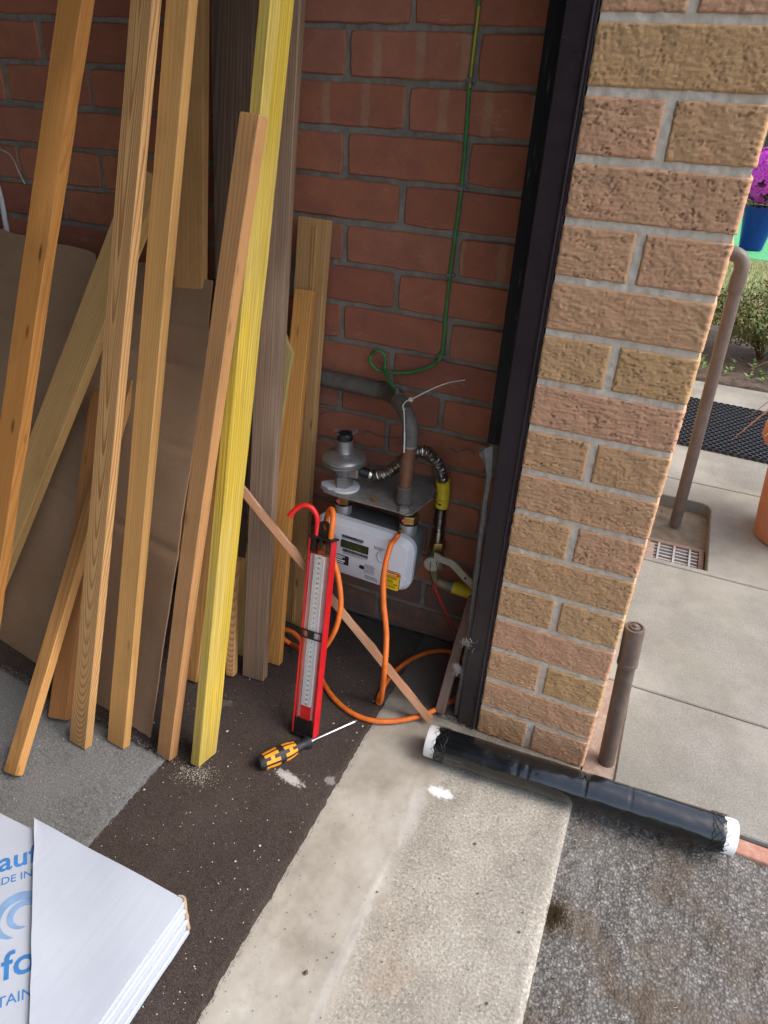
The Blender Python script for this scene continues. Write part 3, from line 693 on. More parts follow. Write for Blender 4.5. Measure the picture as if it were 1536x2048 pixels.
# ================================================================== TIMBERS
def axis_frame(B, T, rot):
    B, T = Vector(B), Vector(T); a = (T - B).normalized()
    x0 = (Vector((1, 0, 0)) - a * a.x).normalized(); y0 = a.cross(x0)
    x = x0 * math.cos(rot) + y0 * math.sin(rot); y = y0 * math.cos(rot) - x0 * math.sin(rot)
    M = Matrix((x, y, a)).transposed().to_4x4(); M.translation = B
    return M
def timber(name, label, mat, B, T, w, t, rot=0.0, L=None, seed=1, rough_edge=0.0, bow=0.004, zmin=0.0, cut=None, cham=0.0012, grp='timbers leaning against the garage wall'):
    B, T = Vector(B), Vector(T); L = L or (T - B).length
    M = axis_frame(B, T, math.radians(rot))
    # raise so that the lowest corner of the foot stands on the floor
    low = min((M @ Vector((sx * w / 2, sy * t / 2, 0))).z for sx in (-1, 1) for sy in (-1, 1))
    M.translation = B + (M.to_3x3() @ Vector((0, 0, 1))) * ((zmin - low) / M[2][2])
    rr = random.Random(seed); n = 22; vs = []; fs = []
    c = cham
    sec = [(-w / 2 + c, -t / 2), (w / 2 - c, -t / 2), (w / 2, -t / 2 + c), (w / 2, t / 2 - c), (w / 2 - c, t / 2), (-w / 2 + c, t / 2), (-w / 2, t / 2 - c), (-w / 2, -t / 2 + c)]
    zs = [0.0, 0.003] + [0.003 + (L - 0.006) * i / n for i in range(1, n)] + [L - 0.003, L]
    bx, by = rr.uniform(-1, 1) * bow, rr.uniform(-1, 1) * bow
    for i, z in enumerate(zs):
        u = z / L; s = 4 * u * (1 - u); sh = 0.0012 if i in (0, len(zs) - 1) else 0
        for q, (px, py) in enumerate(sec):
            e = 1.0
            jx = rr.uniform(-1, 1) * (0.0003 + (rough_edge if q in (1, 2, 3, 4) else 0)); jy = rr.uniform(-1, 1) * 0.0003
            zz = z
            if cut and i >= len(zs) - 2: zz = z + cut * px
            vs.append((px - math.copysign(sh, px) + bx * s + jx, py - math.copysign(sh, py) + by * s + jy, zz))
    for i in range(len(zs) - 1):
        for q in range(8): fs.append((i * 8 + q, i * 8 + (q + 1) % 8, (i + 1) * 8 + (q + 1) % 8, (i + 1) * 8 + q))
    fs += [tuple(range(8))[::-1], tuple((len(zs) - 1) * 8 + q for q in range(8))]
    m = MB(); m.add(vs, fs)
    o = m.build(name, mat, M=M, auto=0.5)
    tag(o, label, 'timber', grp); return o
FL = 0.006; FG = 0.0125
W1 = wood('wood_orange_brown', (0.44, 0.215, 0.065), (0.26, 0.105, 0.028), 1, 0.0035, 0.55, (0.05, 0.02), knots=0.8)
W2 = wood('wood_pale', (0.66, 0.44, 0.20), (0.47, 0.27, 0.105), 2, 0.006, 0.5, (0.1, 0.02))
W3 = wood('wood_flame_grain', (0.62, 0.40, 0.19), (0.30, 0.125, 0.045), 3, 0.0046, 1.0, (0.004, 0.004), tilt=0.05, wob=0.013, arch=0.046, xs=2.3)
W4 = wood('wood_light_orange', (0.62, 0.37, 0.145), (0.46, 0.24, 0.08), 4, 0.0045, 0.55, (0.06, 0.04))
W5 = wood('wood_smooth_board', (0.66, 0.40, 0.175), (0.56, 0.31, 0.12), 5, 0.007, 0.4, (0.1, 0.1), knots=0)
W6 = wood('wood_dark_weathered', (0.27, 0.185, 0.13), (0.14, 0.092, 0.062), 6, 0.006, 0.8, (0.06, 0.05), fibre=0.3, knots=0.8)
W7 = wood('wood_yellow_treated', (0.72, 0.52, 0.08), (0.50, 0.33, 0.03), 7, 0.0050, 0.95, (0.03, 0.05), fibre=0.34, knots=0.8, grey=(0.60, 0.47, 0.17))
W8 = wood('wood_pinkish', (0.50, 0.285, 0.135), (0.36, 0.17, 0.07), 8, 0.004, 0.6, (0.07, 0.03))
W9 = wood('wood_grey_brown', (0.36, 0.235, 0.15), (0.20, 0.12, 0.075), 9, 0.0042, 0.7, (0.06, 0.02), fibre=0.3, grey=(0.30, 0.215, 0.15), knots=0.8)
W10 = wood('wood_olive_yellow', (0.55, 0.42, 0.16), (0.42, 0.29, 0.09), 10, 0.006, 0.5, (0.1, 0.05))
W11 = wood('wood_orange_board', (0.64, 0.335, 0.105), (0.44, 0.19, 0.05), 11, 0.0045, 0.75, (0.03, 0.06))
W11A = wood('wood_tan_board', (0.60, 0.37, 0.17), (0.44, 0.24, 0.10), 12, 0.006, 0.5, (0.1, 0.06), knots=0.8)
W13 = wood('wood_amber', (0.55, 0.31, 0.12), (0.36, 0.165, 0.055), 13, 0.0038, 0.75, (0.02, 0.05))
W14 = wood('wood_red_brown', (0.40, 0.20, 0.08), (0.26, 0.11, 0.04), 14, 0.004, 0.6, (0.05, 0.04))
WL = wood('wood_pink_lath', (0.50, 0.26, 0.15), (0.34, 0.15, 0.085), 15, 0.004, 0.5, (0.05, 0.04), grey=(0.50, 0.36, 0.26))
WR = wood('wood_dusty_red', (0.19, 0.085, 0.06), (0.12, 0.05, 0.035), 16, 0.004, 0.5, (0.05, 0.04), grey=(0.26, 0.20, 0.16))

timber('rough_timber', 'orange-brown rough-edged timber leaning furthest left', W1, (-1.092, -0.448, 0), (-0.799, 0.19, 2.085), 0.042, 0.022, 4.6, seed=21, rough_edge=0.0012, zmin=FG)
timber('moulded_timber', 'pale timber slanting left across the cardboard with bright ridge', W2, (-1.322, -0.264, 0), (-0.945, 0.045, 0.945), 0.063, 0.024, 1.9, seed=22, zmin=FL)
timber('timber_batten', 'batten with bold arched growth rings near its foot', W3, (-0.886, -0.381, 0), (-0.796, 0.2, 2.12), 0.043, 0.017, -5.9, seed=23, zmin=FG)
timber('timber_batten', 'smooth light orange batten just right of the arched-grain batten', W4, (-0.823, -0.35, 0), (-0.749, 0.2, 2.129), 0.043, 0.017, -5.1, seed=24, zmin=FG)
timber('timber_batten', 'pinkish batten with square top end leaning on the yellow timber', W8, (-0.728, -0.327, 0), (-0.628, -0.105, 1.061), 0.033, 0.021, -5.2, seed=28, zmin=FL)
timber('yellow_timber', 'bright yellow treated timber standing in front', W7, (-0.660, -0.306, 0), (-0.617, 0.19, 2.143), 0.0195, 0.053, -2.9, seed=27, zmin=FL, rough_edge=0.0006)
timber('weathered_plank', 'grey-brown weathered plank right behind the yellow timber', W9, (-0.694, -0.073, 0), (-0.667, 0.2, 2.183), 0.050, 0.020, 5.5, seed=29, zmin=FL, rough_edge=0.0006)
timber('timber_batten', 'amber batten slanting to the lower left with its foot nearest the white pack', W13, (-0.932, -0.506, 0), (-1.040, 0.045, 0.575), 0.034, 0.017, -12.3, seed=33, zmin=FG)
B = onz(120, 1452, 0.01); timber('timber_offcut', 'red-brown timber half hidden behind the arched-grain batten', W14, B, ony(203, 800, 0.0), 0.042, 0.025, 0, seed=34, zmin=FG)
timber('timber_board', 'tall smooth tan board rising behind the cardboard sheet', W5, (-0.988, 0.10, 0), (-0.860, 0.180, 1.9), 0.066, 0.018, 0, seed=35, zmin=FL)
timber('timber_board', 'thin pinkish board edge beside the tall smooth tan board', W8, (-1.05, 0.06, 0), (-0.965, 0.165, 0.99), 0.022, 0.02, 0, seed=45, zmin=FL)
timber('weathered_board', 'dark grey weathered board upright against the brick wall', W6, (-0.902, 0.165, 0), (-0.815, 0.214, 2.0), 0.082, 0.018, 0, seed=36, zmin=FL)
timber('timber_board', 'narrow orange board with square top in front of the grooved board', W11, (-0.681, -0.018, 0), (-0.694, 0.158, 0.775), 0.038, 0.018, 3.7, seed=31, zmin=FL)
bA = timber('grooved_board', 'tan grooved board with square top beside the gas meter', W11A, (-0.712, 0.125, 0), (-0.696, 0.2, 0.897), 0.067, 0.017, -7.1, seed=32, zmin=FL)
for dx in (0.004, 0.009):
    MB().box(dx - 0.0012, dx + 0.0012, -0.0115, -0.0075, 0.01, 0.886).build('groove_bead', W11A, bA)
timber('cut_board', 'olive-yellow board with slanted cut top between plank and orange board', W10, (-0.765, -0.028, 0), ony(575, 690, 0.125), 0.034, 0.016, 3, seed=37, zmin=FL, cut=-1.1)
B = onz(386, 1362, 0.006); timber('timber_offcut', 'orange batten foot showing between pinkish batten and yellow timber', W13, B, ony(440, 900, 0.03), 0.030, 0.02, 0, seed=38, zmin=FL)
B = onz(463, 1352, 0.006); timber('timber_offcut', 'short striped-grain offcut just right of the yellow timber foot', W3, B, ony(478, 1120, -0.01), 0.018, 0.02, 6, seed=39, zmin=FL)
timber('wood_lath', 'thin pinkish lath lying diagonally behind the red gauge', WL, (-0.296, -0.025, 0), (-0.71, -0.062, 0.462), 0.0155, 0.010, 30, seed=40, zmin=FL, rough_edge=0.0012, grp=None)
timber('wood_strip', 'dusty red-brown wood strip propped inside the door frame', WR, (-0.297, 0.004, 0), (-0.279, 0.085, 0.25), 0.020, 0.016, 0, seed=41, zmin=FL, grp=None)

# ---- cardboard sheet
def card_pt(s, t):   # s: 0 right .. 1 left, t: 0 foot .. 1 top
    b = Vector((-0.785 - 0.80 * s, -0.305 + 0.135 * s, 0.006)); tp = Vector((-0.886 - 0.86 * s, 0.150, 0.770 + 0.062 * s))
    p = b.lerp(tp, t)
    n = Vector((0.05, -0.86, 0.5))
    cr = 0.0
    for c0, a in ((0.80 + 0.02 * s, 0.006), (0.885 + 0.015 * s, 0.005), (0.40 + 0.07 * s, 0.004), (0.63 - .05 * s, 0.003)): cr -= a * math.exp(-((t - c0) / 0.009) ** 2)
    cr += 0.004 * math.sin(PI * t) * math.sin(s * 4) + 0.0018 * fbm(s * 7, t * 7, 2)
    if t > 0.80: cr += (t - 0.80) * 0.10 * max(0, 1 - s * 3)
    return p + n * cr
m = MB(); ns, nt = 60, 120; vs = []; fs = []
def topcut(s):
    z = 1.0 + 0.006 * fbm(s * 9, 4.0, 1)
    if 0.24 < s < 0.335: z -= 0.035
    return z
for side in (0, 1):
    for j in range(nt + 1):
        for i in range(ns + 1):
            s = i / ns; t = j / nt * topcut(s)
            if j == 0: t += 0.004 * abs(fbm(s * 14, 8))
            if i == 0: s -= 0.002 * fbm(t * 9, 3, 1)
            p = card_pt(s, t) + Vector((0.02, 0.86, -0.5)) * (0.0042 * side); vs.append(p)
w_ = ns + 1; N = w_ * (nt + 1)
for j in range(nt):
    for i in range(ns):
        a = j * w_ + i; fs.append((a, a + 1, a + w_ + 1, a + w_)); fs.append((N + a, N + a + w_, N + a + w_ + 1, N + a + 1))
ring = list(range(w_)) + [j * w_ + ns for j in range(1, nt + 1)] + [nt * w_ + i for i in range(ns - 1, -1, -1)] + [j * w_ for j in range(nt - 1, 0, -1)]
fs += [(ring[a], ring[(a + 1) % len(ring)], N + ring[(a + 1) % len(ring)], N + ring[a]) for a in range(len(ring))]
m.add(vs, fs); o = m.build('cardboard_sheet', CARD, auto=0.9); tag(o, 'large creased brown cardboard sheet propped behind the timbers', 'cardboard')

# ---- white printed pack at the lower left
PX1, PY1, PZ = -0.486, -0.578, 0.096
pk = empty('white_pack', (-0.8, -0.8, 0)); tag(pk, 'white board pack with blue print and a plain folded cover', 'pack'); ik = inv(pk.location)
MB().box(-1.35, PX1 - 0.0125, -1.3, PY1 - 0.004, 0.013, PZ - 0.004).build('printed_body', PACK, pk, ik, bevel=0.004)
# plain cover: top sheet with a slanting edge and layered side
A = Vector((-0.776, -0.5705)); ang = math.radians(-45)
poly = [(A.x, A.y), (PX1, PY1 + 0.0005), (PX1, -1.28), (A.x + 0.70, A.y - 0.70)]
poly = [(-0.776, -0.5705), (-0.49, -0.5775), (PX1, -0.582), (PX1, -0.862)]
def cover_z(x, y): return PZ + 0.002
m = MB(); pts = []
nx = 30
tri = []
for i in range(nx + 1):
    u = i / nx
    ax = A.x + (PX1 - A.x) * u; ay = A.y + (PY1 - A.y) * u           # along the far edge
    bx = A.x + (0.0) ; 
    # slanting edge point with the same x
    cx = ax; cy = A.y - (ax - A.x) * 0.995 + 0.002 * noise.noise((ax * 40, 0, 0))
    row = []
    for j in range(11):
        t = j / 10; x = ax; y = ay + (cy - ay) * t
        row.append((x, y, PZ + 0.0022 + 0.0012 * math.sin(x * 30 + y * 22) * min(1, u * 3) + 0.0035 * t * t * (1 - u * .6)))
    pts.append(row)
vs = [p for r in pts for p in r]; nn = len(vs); vs += [(p[0], p[1], p[2] - 0.0028) for p in vs]
fs = []
for i in range(nx):
    for j in range(10):
        a = i * 11 + j; fs.append((a, a + 1, a + 12, a + 11)); fs.append((nn + a, nn + a + 11, nn + a + 12, nn + a + 1))
ring = [i * 11 for i in range(nx + 1)] + [nx * 11 + j for j in range(1, 11)] + [i * 11 + 10 for i in range(nx - 1, -1, -1)] + [j for j in range(9, 0, -1)]
fs += [(ring[a], ring[(a + 1) % len(ring)], nn + ring[(a + 1) % len(ring)], nn + ring[a]) for a in range(len(ring))]
m.add(vs, fs); m.build('plain_cover', PACK, pk, ik, auto=0.7)
for i in range(6):   # folded layers showing on the right side
    z0 = 0.0135 + i * 0.0138; o_ = (0.0, -0.0022, 0.0006, -0.0015, 0.0004, -0.0006)[i]
    m = MB(); ny_ = 36; vs = []; fs = []
    for j in range(ny_ + 1):
        y = PY1 - 0.002 - 0.7 * j / ny_; d = 0.0007 * noise.noise((y * 30, i * 5.0, 0)); zz = 0.0006 * noise.noise((y * 22, i * 3.0, 4))
        for (x_, z_) in ((PX1 - 0.012, z0 + zz), (PX1 + o_ + d - 0.002, z0 + zz), (PX1 + o_ + d, z0 + 0.002 + zz), (PX1 + o_ + d, z0 + 0.0098 + zz), (PX1 + o_ + d - 0.002, z0 + 0.0116 + zz), (PX1 - 0.012, z0 + 0.0116 + zz)): vs.append((x_, y, z_))
    for j in range(ny_):
        for k in range(6): fs.append((j * 6 + k, j * 6 + (k + 1) % 6, (j + 1) * 6 + (k + 1) % 6, (j + 1) * 6 + k))
    fs += [(0, 1, 2, 3, 4, 5), tuple(ny_ * 6 + k for k in range(6))]
    m.add(vs, fs); m.build('folded_layer', PACK, pk, ik, auto=0.6)
CARDE = plain('torn_card_edge', (0.42, 0.31, 0.21), 0.85, 0.1)
m = MB(); prof = [(0, 0.0), (0.004, 0.002), (0.0085, 0.001), (0.010, -0.003)]
vs = []; fs = []
for i, z in enumerate(np.linspace(0.022, 0.099, 9)):
    for k, (a, b) in enumerate(prof):
        vs.append((PX1 - 0.012 + a * 1.25 + 0.0012 * noise.noise((z * 60, k, 0)), PY1 - 0.002 + 0.004 + b + 0.0015 * noise.noise((z * 50, k, 5)), z))
    for k, (a, b) in enumerate(prof[::-1]):
        vs.append((PX1 - 0.012 + a * 1.25 - 0.001, PY1 - 0.001 + b, z))
for i in range(8):
    for k in range(8): fs.append((i * 8 + k, i * 8 + (k + 1) % 8, (i + 1) * 8 + (k + 1) % 8, (i + 1) * 8 + k))
fs += [tuple(range(8)), tuple(64 + k for k in range(8))]
m.add(vs, fs); m.build('torn_corner', CARDE, pk, ik)
# print
def put_text(mb, txt, size, end, ang, align, bold=0.0):
    me = text_mesh(txt, size, align, 0.0002, bold)
    M = Matrix.Translation((end.x, end.y, PZ - 0.0034)) @ Matrix.Rotation(ang, 4, 'Z')
    mesh_into(mb, me, M)
TA = math.radians(46)
zt = PZ - 0.004
for nm, txt, size, at_, al, bo in (('brand_print', 'Knauf', 0.044, (74, 1722), 'RIGHT', 0.0006), ('word_print', 'for', 0.052, (2, 1963), 'LEFT', 0.0006), ('origin_print', 'MADE IN BRITAIN', 0.0165, (-36, 1783), 'LEFT', 0), ('origin_print', 'MADE IN BRITAIN', 0.0185, (67, 1992), 'RIGHT', 0)):
    m = MB(); put_text(m, txt, size, onz(*at_, zt), TA, al, bo); m.build(nm, INK, pk, ik)
c0 = onz(40, 1832, zt)
for (r0, r1, dx, dy, a0, a1) in ((0.024, 0.036, 0, 0, 20, 300), (0.014, 0.022, 0.004, 0.004, 10, 320)):
    n = 26; vs = []; m = MB()
    for i in range(n + 1):
        a = math.radians(a0 + (a1 - a0) * i / n); tp = abs(math.sin(PI * i / n)) ** 0.6; rm = (r0 + r1) / 2; hw = (r1 - r0) / 2 * tp + 0.0004
        for r in (rm - hw, rm + hw):
            for z in (zt + 0.0003, zt + 0.0007): vs.append((c0.x + dx + r * math.cos(a), c0.y + dy + r * math.sin(a), z))
    fs = []
    for i in range(n):
        b = i * 4
        for (p, q) in ((0, 1), (1, 3), (3, 2), (2, 0)): fs.append((b + p, b + q, b + 4 + q, b + 4 + p))
    m.add(vs, fs); m.build('swirl_emblem', INK2, pk, ik)

# ================================================================== GAS INSTALLATION
# ---- meter
MC = Vector((-0.5105, 0.058, 0.3085)); MR = Matrix.Rotation(math.radians(2.2), 4, 'Y')
mt = empty('gas_meter', MC); mt.matrix_world = Matrix.Translation(MC) @ MR
tag(mt, 'white fronted gas meter with small display hanging on the red brick wall', 'gas meter')
RX = Matrix.Rotation(PI / 2, 4, 'X')          # prism drawn in x,z ; extruded along -y
def panel(poly, y0, y1): return MB().prism(poly, -y1, -y0, RX)
m = MB()
def shell(m, secs, n=6):
    k = None
    for (w_, h_, r_, y_) in secs:
        p = rrect(w_, h_, r_, n); k = len(p)
        m.v += [(a, y_, b) for a, b in p]
    for i in range(len(secs) - 1):
        for q in range(k): m.f.append((i * k + q, i * k + (q + 1) % k, (i + 1) * k + (q + 1) % k, (i + 1) * k + q))
    m.f += [tuple(range(k)), tuple((len(secs) - 1) * k + q for q in range(k))[::-1]]
    return m
shell(MB(), [(0.190, 0.106, 0.020, -0.012), (0.197, 0.112, 0.023, -0.0105), (0.207, 0.121, 0.026, 0.000), (0.216, 0.127, 0.029, 0.004), (0.217, 0.128, 0.030, 0.016)]).build('front_cover', METERW, mt, auto=0.6)
shell(MB(), [(0.211, 0.123, 0.027, 0.0165), (0.211, 0.123, 0.027, 0.030), (0.205, 0.117, 0.026, 0.075), (0.200, 0.105, 0.02, 0.084)]).build('rear_body', METERG, mt, auto=0.6)
FY = -0.012
def plate_part(name, mat, cx, cz, w_, h_, r=0.0012, d=0.0008, parent=None, n=3):
    p = [(cx + a, cz + b) for a, b in rrect(w_, h_, r, n)]
    return panel(p, FY - d, FY + 0.001).build(name, mat, parent or mt)
# display
db = plate_part('display_bezel', PRINTK, -0.012, 0.018, 0.060, 0.0175, 0.001, 0.0016)
plate_part('display', LCD, -0.012, 0.0185, 0.055, 0.0135, 0.0008, 0.0021)
def bars(name, cx, cz, w_, h_, n, seed):
    rr = random.Random(seed); m = MB(); x = cx - w_ / 2
    while x < cx + w_ / 2:
        bw = rr.choice((0.0005, 0.0008, 0.0012)); m.box(x, x + bw, FY - 0.0006, FY + 0.001, cz - h_ / 2, cz + h_ / 2); x += bw + rr.choice((0.0005, 0.0008))
    m.build(name, PRINTK, mt)['kind'] = 'stuff'
bars('barcode_print', -0.018, 0.0355, 0.046, 0.0062, 0, 1); bars('barcode_print', -0.010, 0.0025, 0.056, 0.0070, 0, 2)
def lines(name, cx, z0, w_, rows, dz, seed, mat=PRINTG, par=None, h=0.0009, yo=0.0005, left=True):
    rr = random.Random(seed); m = MB()
    for i in range(rows):
        x = cx - w_ / 2; xe = cx + w_ / 2 - rr.uniform(0, w_ * 0.3)
        while x < xe:
            b = rr.uniform(0.0012, 0.0045); m.box(x, min(x + b, xe), FY - yo, FY + 0.001, z0 - i * dz - h / 2, z0 - i * dz + h / 2); x += b + 0.0008
    m.build(name, mat, par or mt)['kind'] = 'stuff'
lines('small_print', -0.018, 0.0305, 0.046, 1, 0.002, 3); lines('small_print', -0.008, -0.0035, 0.058, 2, 0.0022, 4)
lines('small_print', 0.024, -0.016, 0.024, 7, 0.0031, 5); lines('small_print', 0.030, -0.042, 0.030, 3, 0.003, 6, PRINTK)
lines('small_print', -0.066, 0.030, 0.03, 2, 0.0026, 7); lines('small_print', -0.062, 0.0, 0.026, 4, 0.0027, 8)
lines('small_print', 0.042, 0.034, 0.026, 3, 0.0027, 9)
plate_part('black_label', PRINTK, -0.046, -0.022, 0.046, 0.022, 0.001, 0.0006)
lines('label_print', -0.046, -0.0145, 0.042, 2, 0.0042, 10, WHITEP, h=0.0024, yo=0.0011); lines('label_print', -0.046, -0.0245, 0.04, 1, 0.004, 11, WHITEP, h=0.0035, yo=0.0011); lines('label_print', -0.046, -0.0295, 0.034, 1, 0.004, 12, WHITEP, h=0.0022, yo=0.0011)
plate_part('optical_port', BLACKP, 0.0065, -0.025, 0.011, 0.0085, 0.0035, 0.001)
m = MB().lathe([(0.0135, 0), (0.0135, 0.0016), (0.0115, 0.0022), (0.0105, 0.0012), (0.0, 0.0014)], 28, Matrix.Translation((0.050, FY + 0.0002, 0.0155)) @ Matrix.Rotation(PI / 2, 4, 'X'), caps=False); m.build('push_button', METERW, mt, auto=0.6)
m = MB().lathe([(0.0155, 0), (0.016, 0.0008), (0.0165, 0)], 28, Matrix.Translation((-0.072, FY + 0.0002, 0.016)) @ Matrix.Rotation(PI / 2, 4, 'X'), caps=False); m.build('round_seal', METERW, mt, auto=0.6)
# yellow warning sticker
def stk(poly, name, mat, d): panel(poly, FY - d, FY + 0.001).build(name, mat, mt)
cx, cz = 0.070, -0.0335
poly = [(cx + a, cz + b) for a, b in rrect(0.041, 0.045, 0.004, 4)]
stk(poly, 'sticker_border', PRINTK, 0.0005)
stk([(cx + a, cz + b) for a, b in rrect(0.0385, 0.0425, 0.0035, 4)], 'warning_sticker', YELS, 0.0009)
stk([(cx - 0.0185, cz + 0.0135), (cx + 0.0185, cz + 0.0135), (cx + 0.0185, cz + 0.0195), (cx - 0.0185, cz + 0.0195)], 'sticker_heading', REDS2, 0.0012)
def words(name, txt, size, x, z, mat, d=0.0013, al='CENTER'):
    me = text_mesh(txt, size, al, 0.0001); m = MB(); mesh_into(m, me, Matrix.Translation((x, FY - d, z)) @ Matrix.Rotation(PI / 2, 4, 'X')); m.build(name, mat, mt)['kind'] = 'stuff'
words('sticker_number', '0800 111 999', 0.0058, cx, cz - 0.010, PRINTK)
lines('sticker_print', cx, cz + 0.016, 0.030, 1, 0.002, 13, WHITEP, yo=0.0016, h=0.0016); lines('sticker_print', cx, cz + 0.010, 0.033, 3, 0.0023, 14, PRINTK, yo=0.0013); lines('sticker_print', cx, cz + 0.001, 0.030, 3, 0.0024, 15, PRINTK, yo=0.0013); lines('sticker_print', cx, cz - 0.0135, 0.030, 2, 0.0024, 16, PRINTK, yo=0.0013)
m = MB().lathe([(0.0045, 0), (0.0045, 0.0012), (0.0036, 0.0018), (0.0, 0.0016)], 16, Matrix.Translation((0.0965, FY + 0.0035, -0.022)) @ Matrix.Rotation(PI / 2, 4, 'X'), caps=False); m.build('cover_screw', WHITEP, mt, auto=0.6)
# two connections
for q, sx in enumerate((-0.0635, 0.0785)):
    bz = 0.060; by = 0.034; T0 = Matrix.Translation((sx, by, bz))
    b = MB().lathe([(0.0175, -0.006), (0.0175, 0.020), (0.0165, 0.0215)], 24, T0).build('connection_boss', SILVER, mt, auto=0.6)
    MB().lathe([(0.0178, 0.0212), (0.0178, 0.0232)], 24, T0).build('rubber_ring', BLACKP, b, auto=0.6)
    MB().lathe([(0.0175, 0.0235), (0.0195, 0.0252), (0.0195, 0.0395), (0.0178, 0.0415)], 6, T0, ph=0.3).build('union_nut', BRASS, mt, bevel=0.0008)
    MB().lathe([(0.0042, 0), (0.0042, 0.002), (0, 0.0024)], 8, T0 @ Matrix.Translation((-0.004, -0.0178, 0.033)) @ Matrix.Rotation(PI / 2, 4, 'X'), caps=False).build('paint_mark', plain('pink_mark%d' % q, (0.70, 0.10, 0.12), 0.6), mt)
    if q == 1: MB().lathe([(0.0045, 0), (0.0045, 0.006), (0.0032, 0.007), (0.0032, 0.013)], 10, T0 @ Matrix.Translation((-0.008, -0.016, 0.010)) @ Matrix.Rotation(PI / 2 + 0.3, 4, 'X')).build('test_nipple', BRASS, mt, auto=0.6)

# ---- bracket plate
ZP = 0.4165
br = empty('meter_bracket', (-0.5, 0.12, ZP)); tag(br, 'dusty grey steel bracket plate above the gas meter', 'bracket'); ib = inv(br.location)
MB().prism([(-0.622, 0.086), (-0.605, 0.070), (-0.58, 0.066), (-0.451, 0.066), (-0.424, 0.062), (-0.416, 0.072), (-0.402, 0.150), (-0.409, 0.162), (-0.575, 0.158), (-0.60, 0.140)], ZP, ZP + 0.003).box(-0.575, -0.409, 0.1585, 0.2345, ZP, ZP + 0.003).build('plate', PLATE, br, ib, bevel=0.0008)
MB().prism([(-0.575 + 0.03 * math.cos(a), 0.104 + 0.03 * math.sin(a)) for a in np.linspace(-2.1, 2.1, 14)] + [(-0.612, 0.112), (-0.624, 0.098), (-0.620, 0.088), (-0.600, 0.078)], ZP + 0.0032, ZP + 0.0085).build('white_gasket', WHITEP, br, ib, bevel=0.001)
MB().lathe([(0.0055, 0), (0.0055, 0.004), (0.003, 0.006), (0.003, 0.014), (0.0015, 0.015)], 6, Matrix.Translation((-0.502, 0.083, ZP + 0.003))).build('test_screw', BRASS, br, ib)
MB().lathe([(0.011, 0), (0.011, 0.008), (0.008, 0.010)], 6, Matrix.Translation((-0.434, 0.072, ZP + 0.003))).build('plate_bolt', PLATE, br, ib, bevel=0.001)

# ---- regulator
RG = Vector((-0.578, 0.104, ZP + 0.0088))
rg = empty('gas_regulator', RG); tag(rg, 'silver dome shaped gas regulator with black cap on the bracket', 'regulator')
MB().lathe([(0.018, 0.0), (0.019, 0.002), (0.019, 0.022), (0.0165, 0.024)], 6, ph=0.2).build('hex_base', ALU, rg, bevel=0.0008)
MB().lathe([(0.0155, 0.0235), (0.0165, 0.026), (0.0226, 0.040), (0.0339, 0.046), (0.0412, 0.050), (0.0435, 0.0525), (0.0435, 0.0555), (0.0416, 0.056), (0.0416, 0.058), (0.0443, 0.0585), (0.0443, 0.0625), (0.0418, 0.0655), (0.0339, 0.070), (0.0249, 0.073), (0.0178, 0.075), (0.0168, 0.078), (0.0165, 0.100), (0.0155, 0.1005)], 36).build('dome_body', ALU, rg, auto=0.5)
MB().lathe([(0.0160, 0.1008), (0.0160, 0.1125), (0.0145, 0.114), (0.013, 0.1128), (0.0, 0.1125)], 24, caps=False).build('black_cap', BLACKP, rg, auto=0.5)
MB().box(0.008, 0.036, -0.014, 0.014, 0.027, 0.049).build('outlet_block', ALU, rg, bevel=0.003)
MB().tube([(0.034, 0.002, 0.038), (0.052, 0.006, 0.034)], 0.0105, 16).build('outlet_collar', BLACKP, rg, auto=0.6)

# ---- copper riser and pipe along the wall
gp = empty('gas_pipe', (-0.445, 0.1, ZP)); tag(gp, 'tarnished copper gas pipe rising from the bracket and turning along the wall', 'pipe'); ig = inv(gp.location)
MB().tube([(-0.4455, 0.1, ZP + 0.003), (-0.4445, 0.1, 0.48), (-0.443, 0.1, 0.545)], 0.0135, 18).build('riser', COPPER, gp, ig, auto=0.6)
MB().lathe([(0.0155, 0), (0.0165, 0.003), (0.0165, 0.008), (0.0148, 0.010), (0.0148, 0.036), (0.0165, 0.038), (0.0160, 0.042)], 18, Matrix.Translation((-0.4455, 0.1, ZP + 0.003))).build('lower_coupling', WALLPIPE, gp, ig, auto=0.6)
MB().lathe([(0.0145, 0), (0.0158, 0.002), (0.0150, 0.006)], 18, Matrix.Translation((-0.4432, 0.1, 0.543))).build('solder_ring', PLATE, gp, ig, auto=0.6)
p = cat([(-0.443, 0.1, 0.548), (-0.443, 0.1, 0.565), (-0.4455, 0.103, 0.583), (-0.456, 0.113, 0.596), (-0.474, 0.133, 0.604), (-0.489, 0.152, 0.606)], 5)
MB().tube(p, 0.0152, 18).build('elbow', WALLPIPE, gp, ig, auto=0.6)
p = cat([(-0.487, 0.150, 0.606), (-0.508, 0.178, 0.603), (-0.535, 0.203, 0.598), (-0.575, 0.212, 0.595), (-0.7, 0.2125, 0.597), (-1.3, 0.2125, 0.60)], 6)
MB().tube(p, [0.0165] * 6 + [0.0175] * (len(p) - 6), 18).build('wall_run', WALLPIPE, gp, ig, auto=0.6)
c0 = Vector((-0.474, 0.128, 0.608))
q = Matrix.Translation(c0) @ Matrix.Rotation(0.8, 4, 'Z') @ Matrix.Rotation(0.25, 4, 'X')
MB().box(-0.009, 0.009, -0.021, -0.0185, -0.012, 0.012, q).build('earth_clamp_plate', STEEL, gp, ig, bevel=0.001)
MB().box(-0.0065, 0.0065, -0.0225, -0.0211, -0.005, 0.009, q).build('clamp_label', WHITEP, gp, ig, bevel=0.0005)
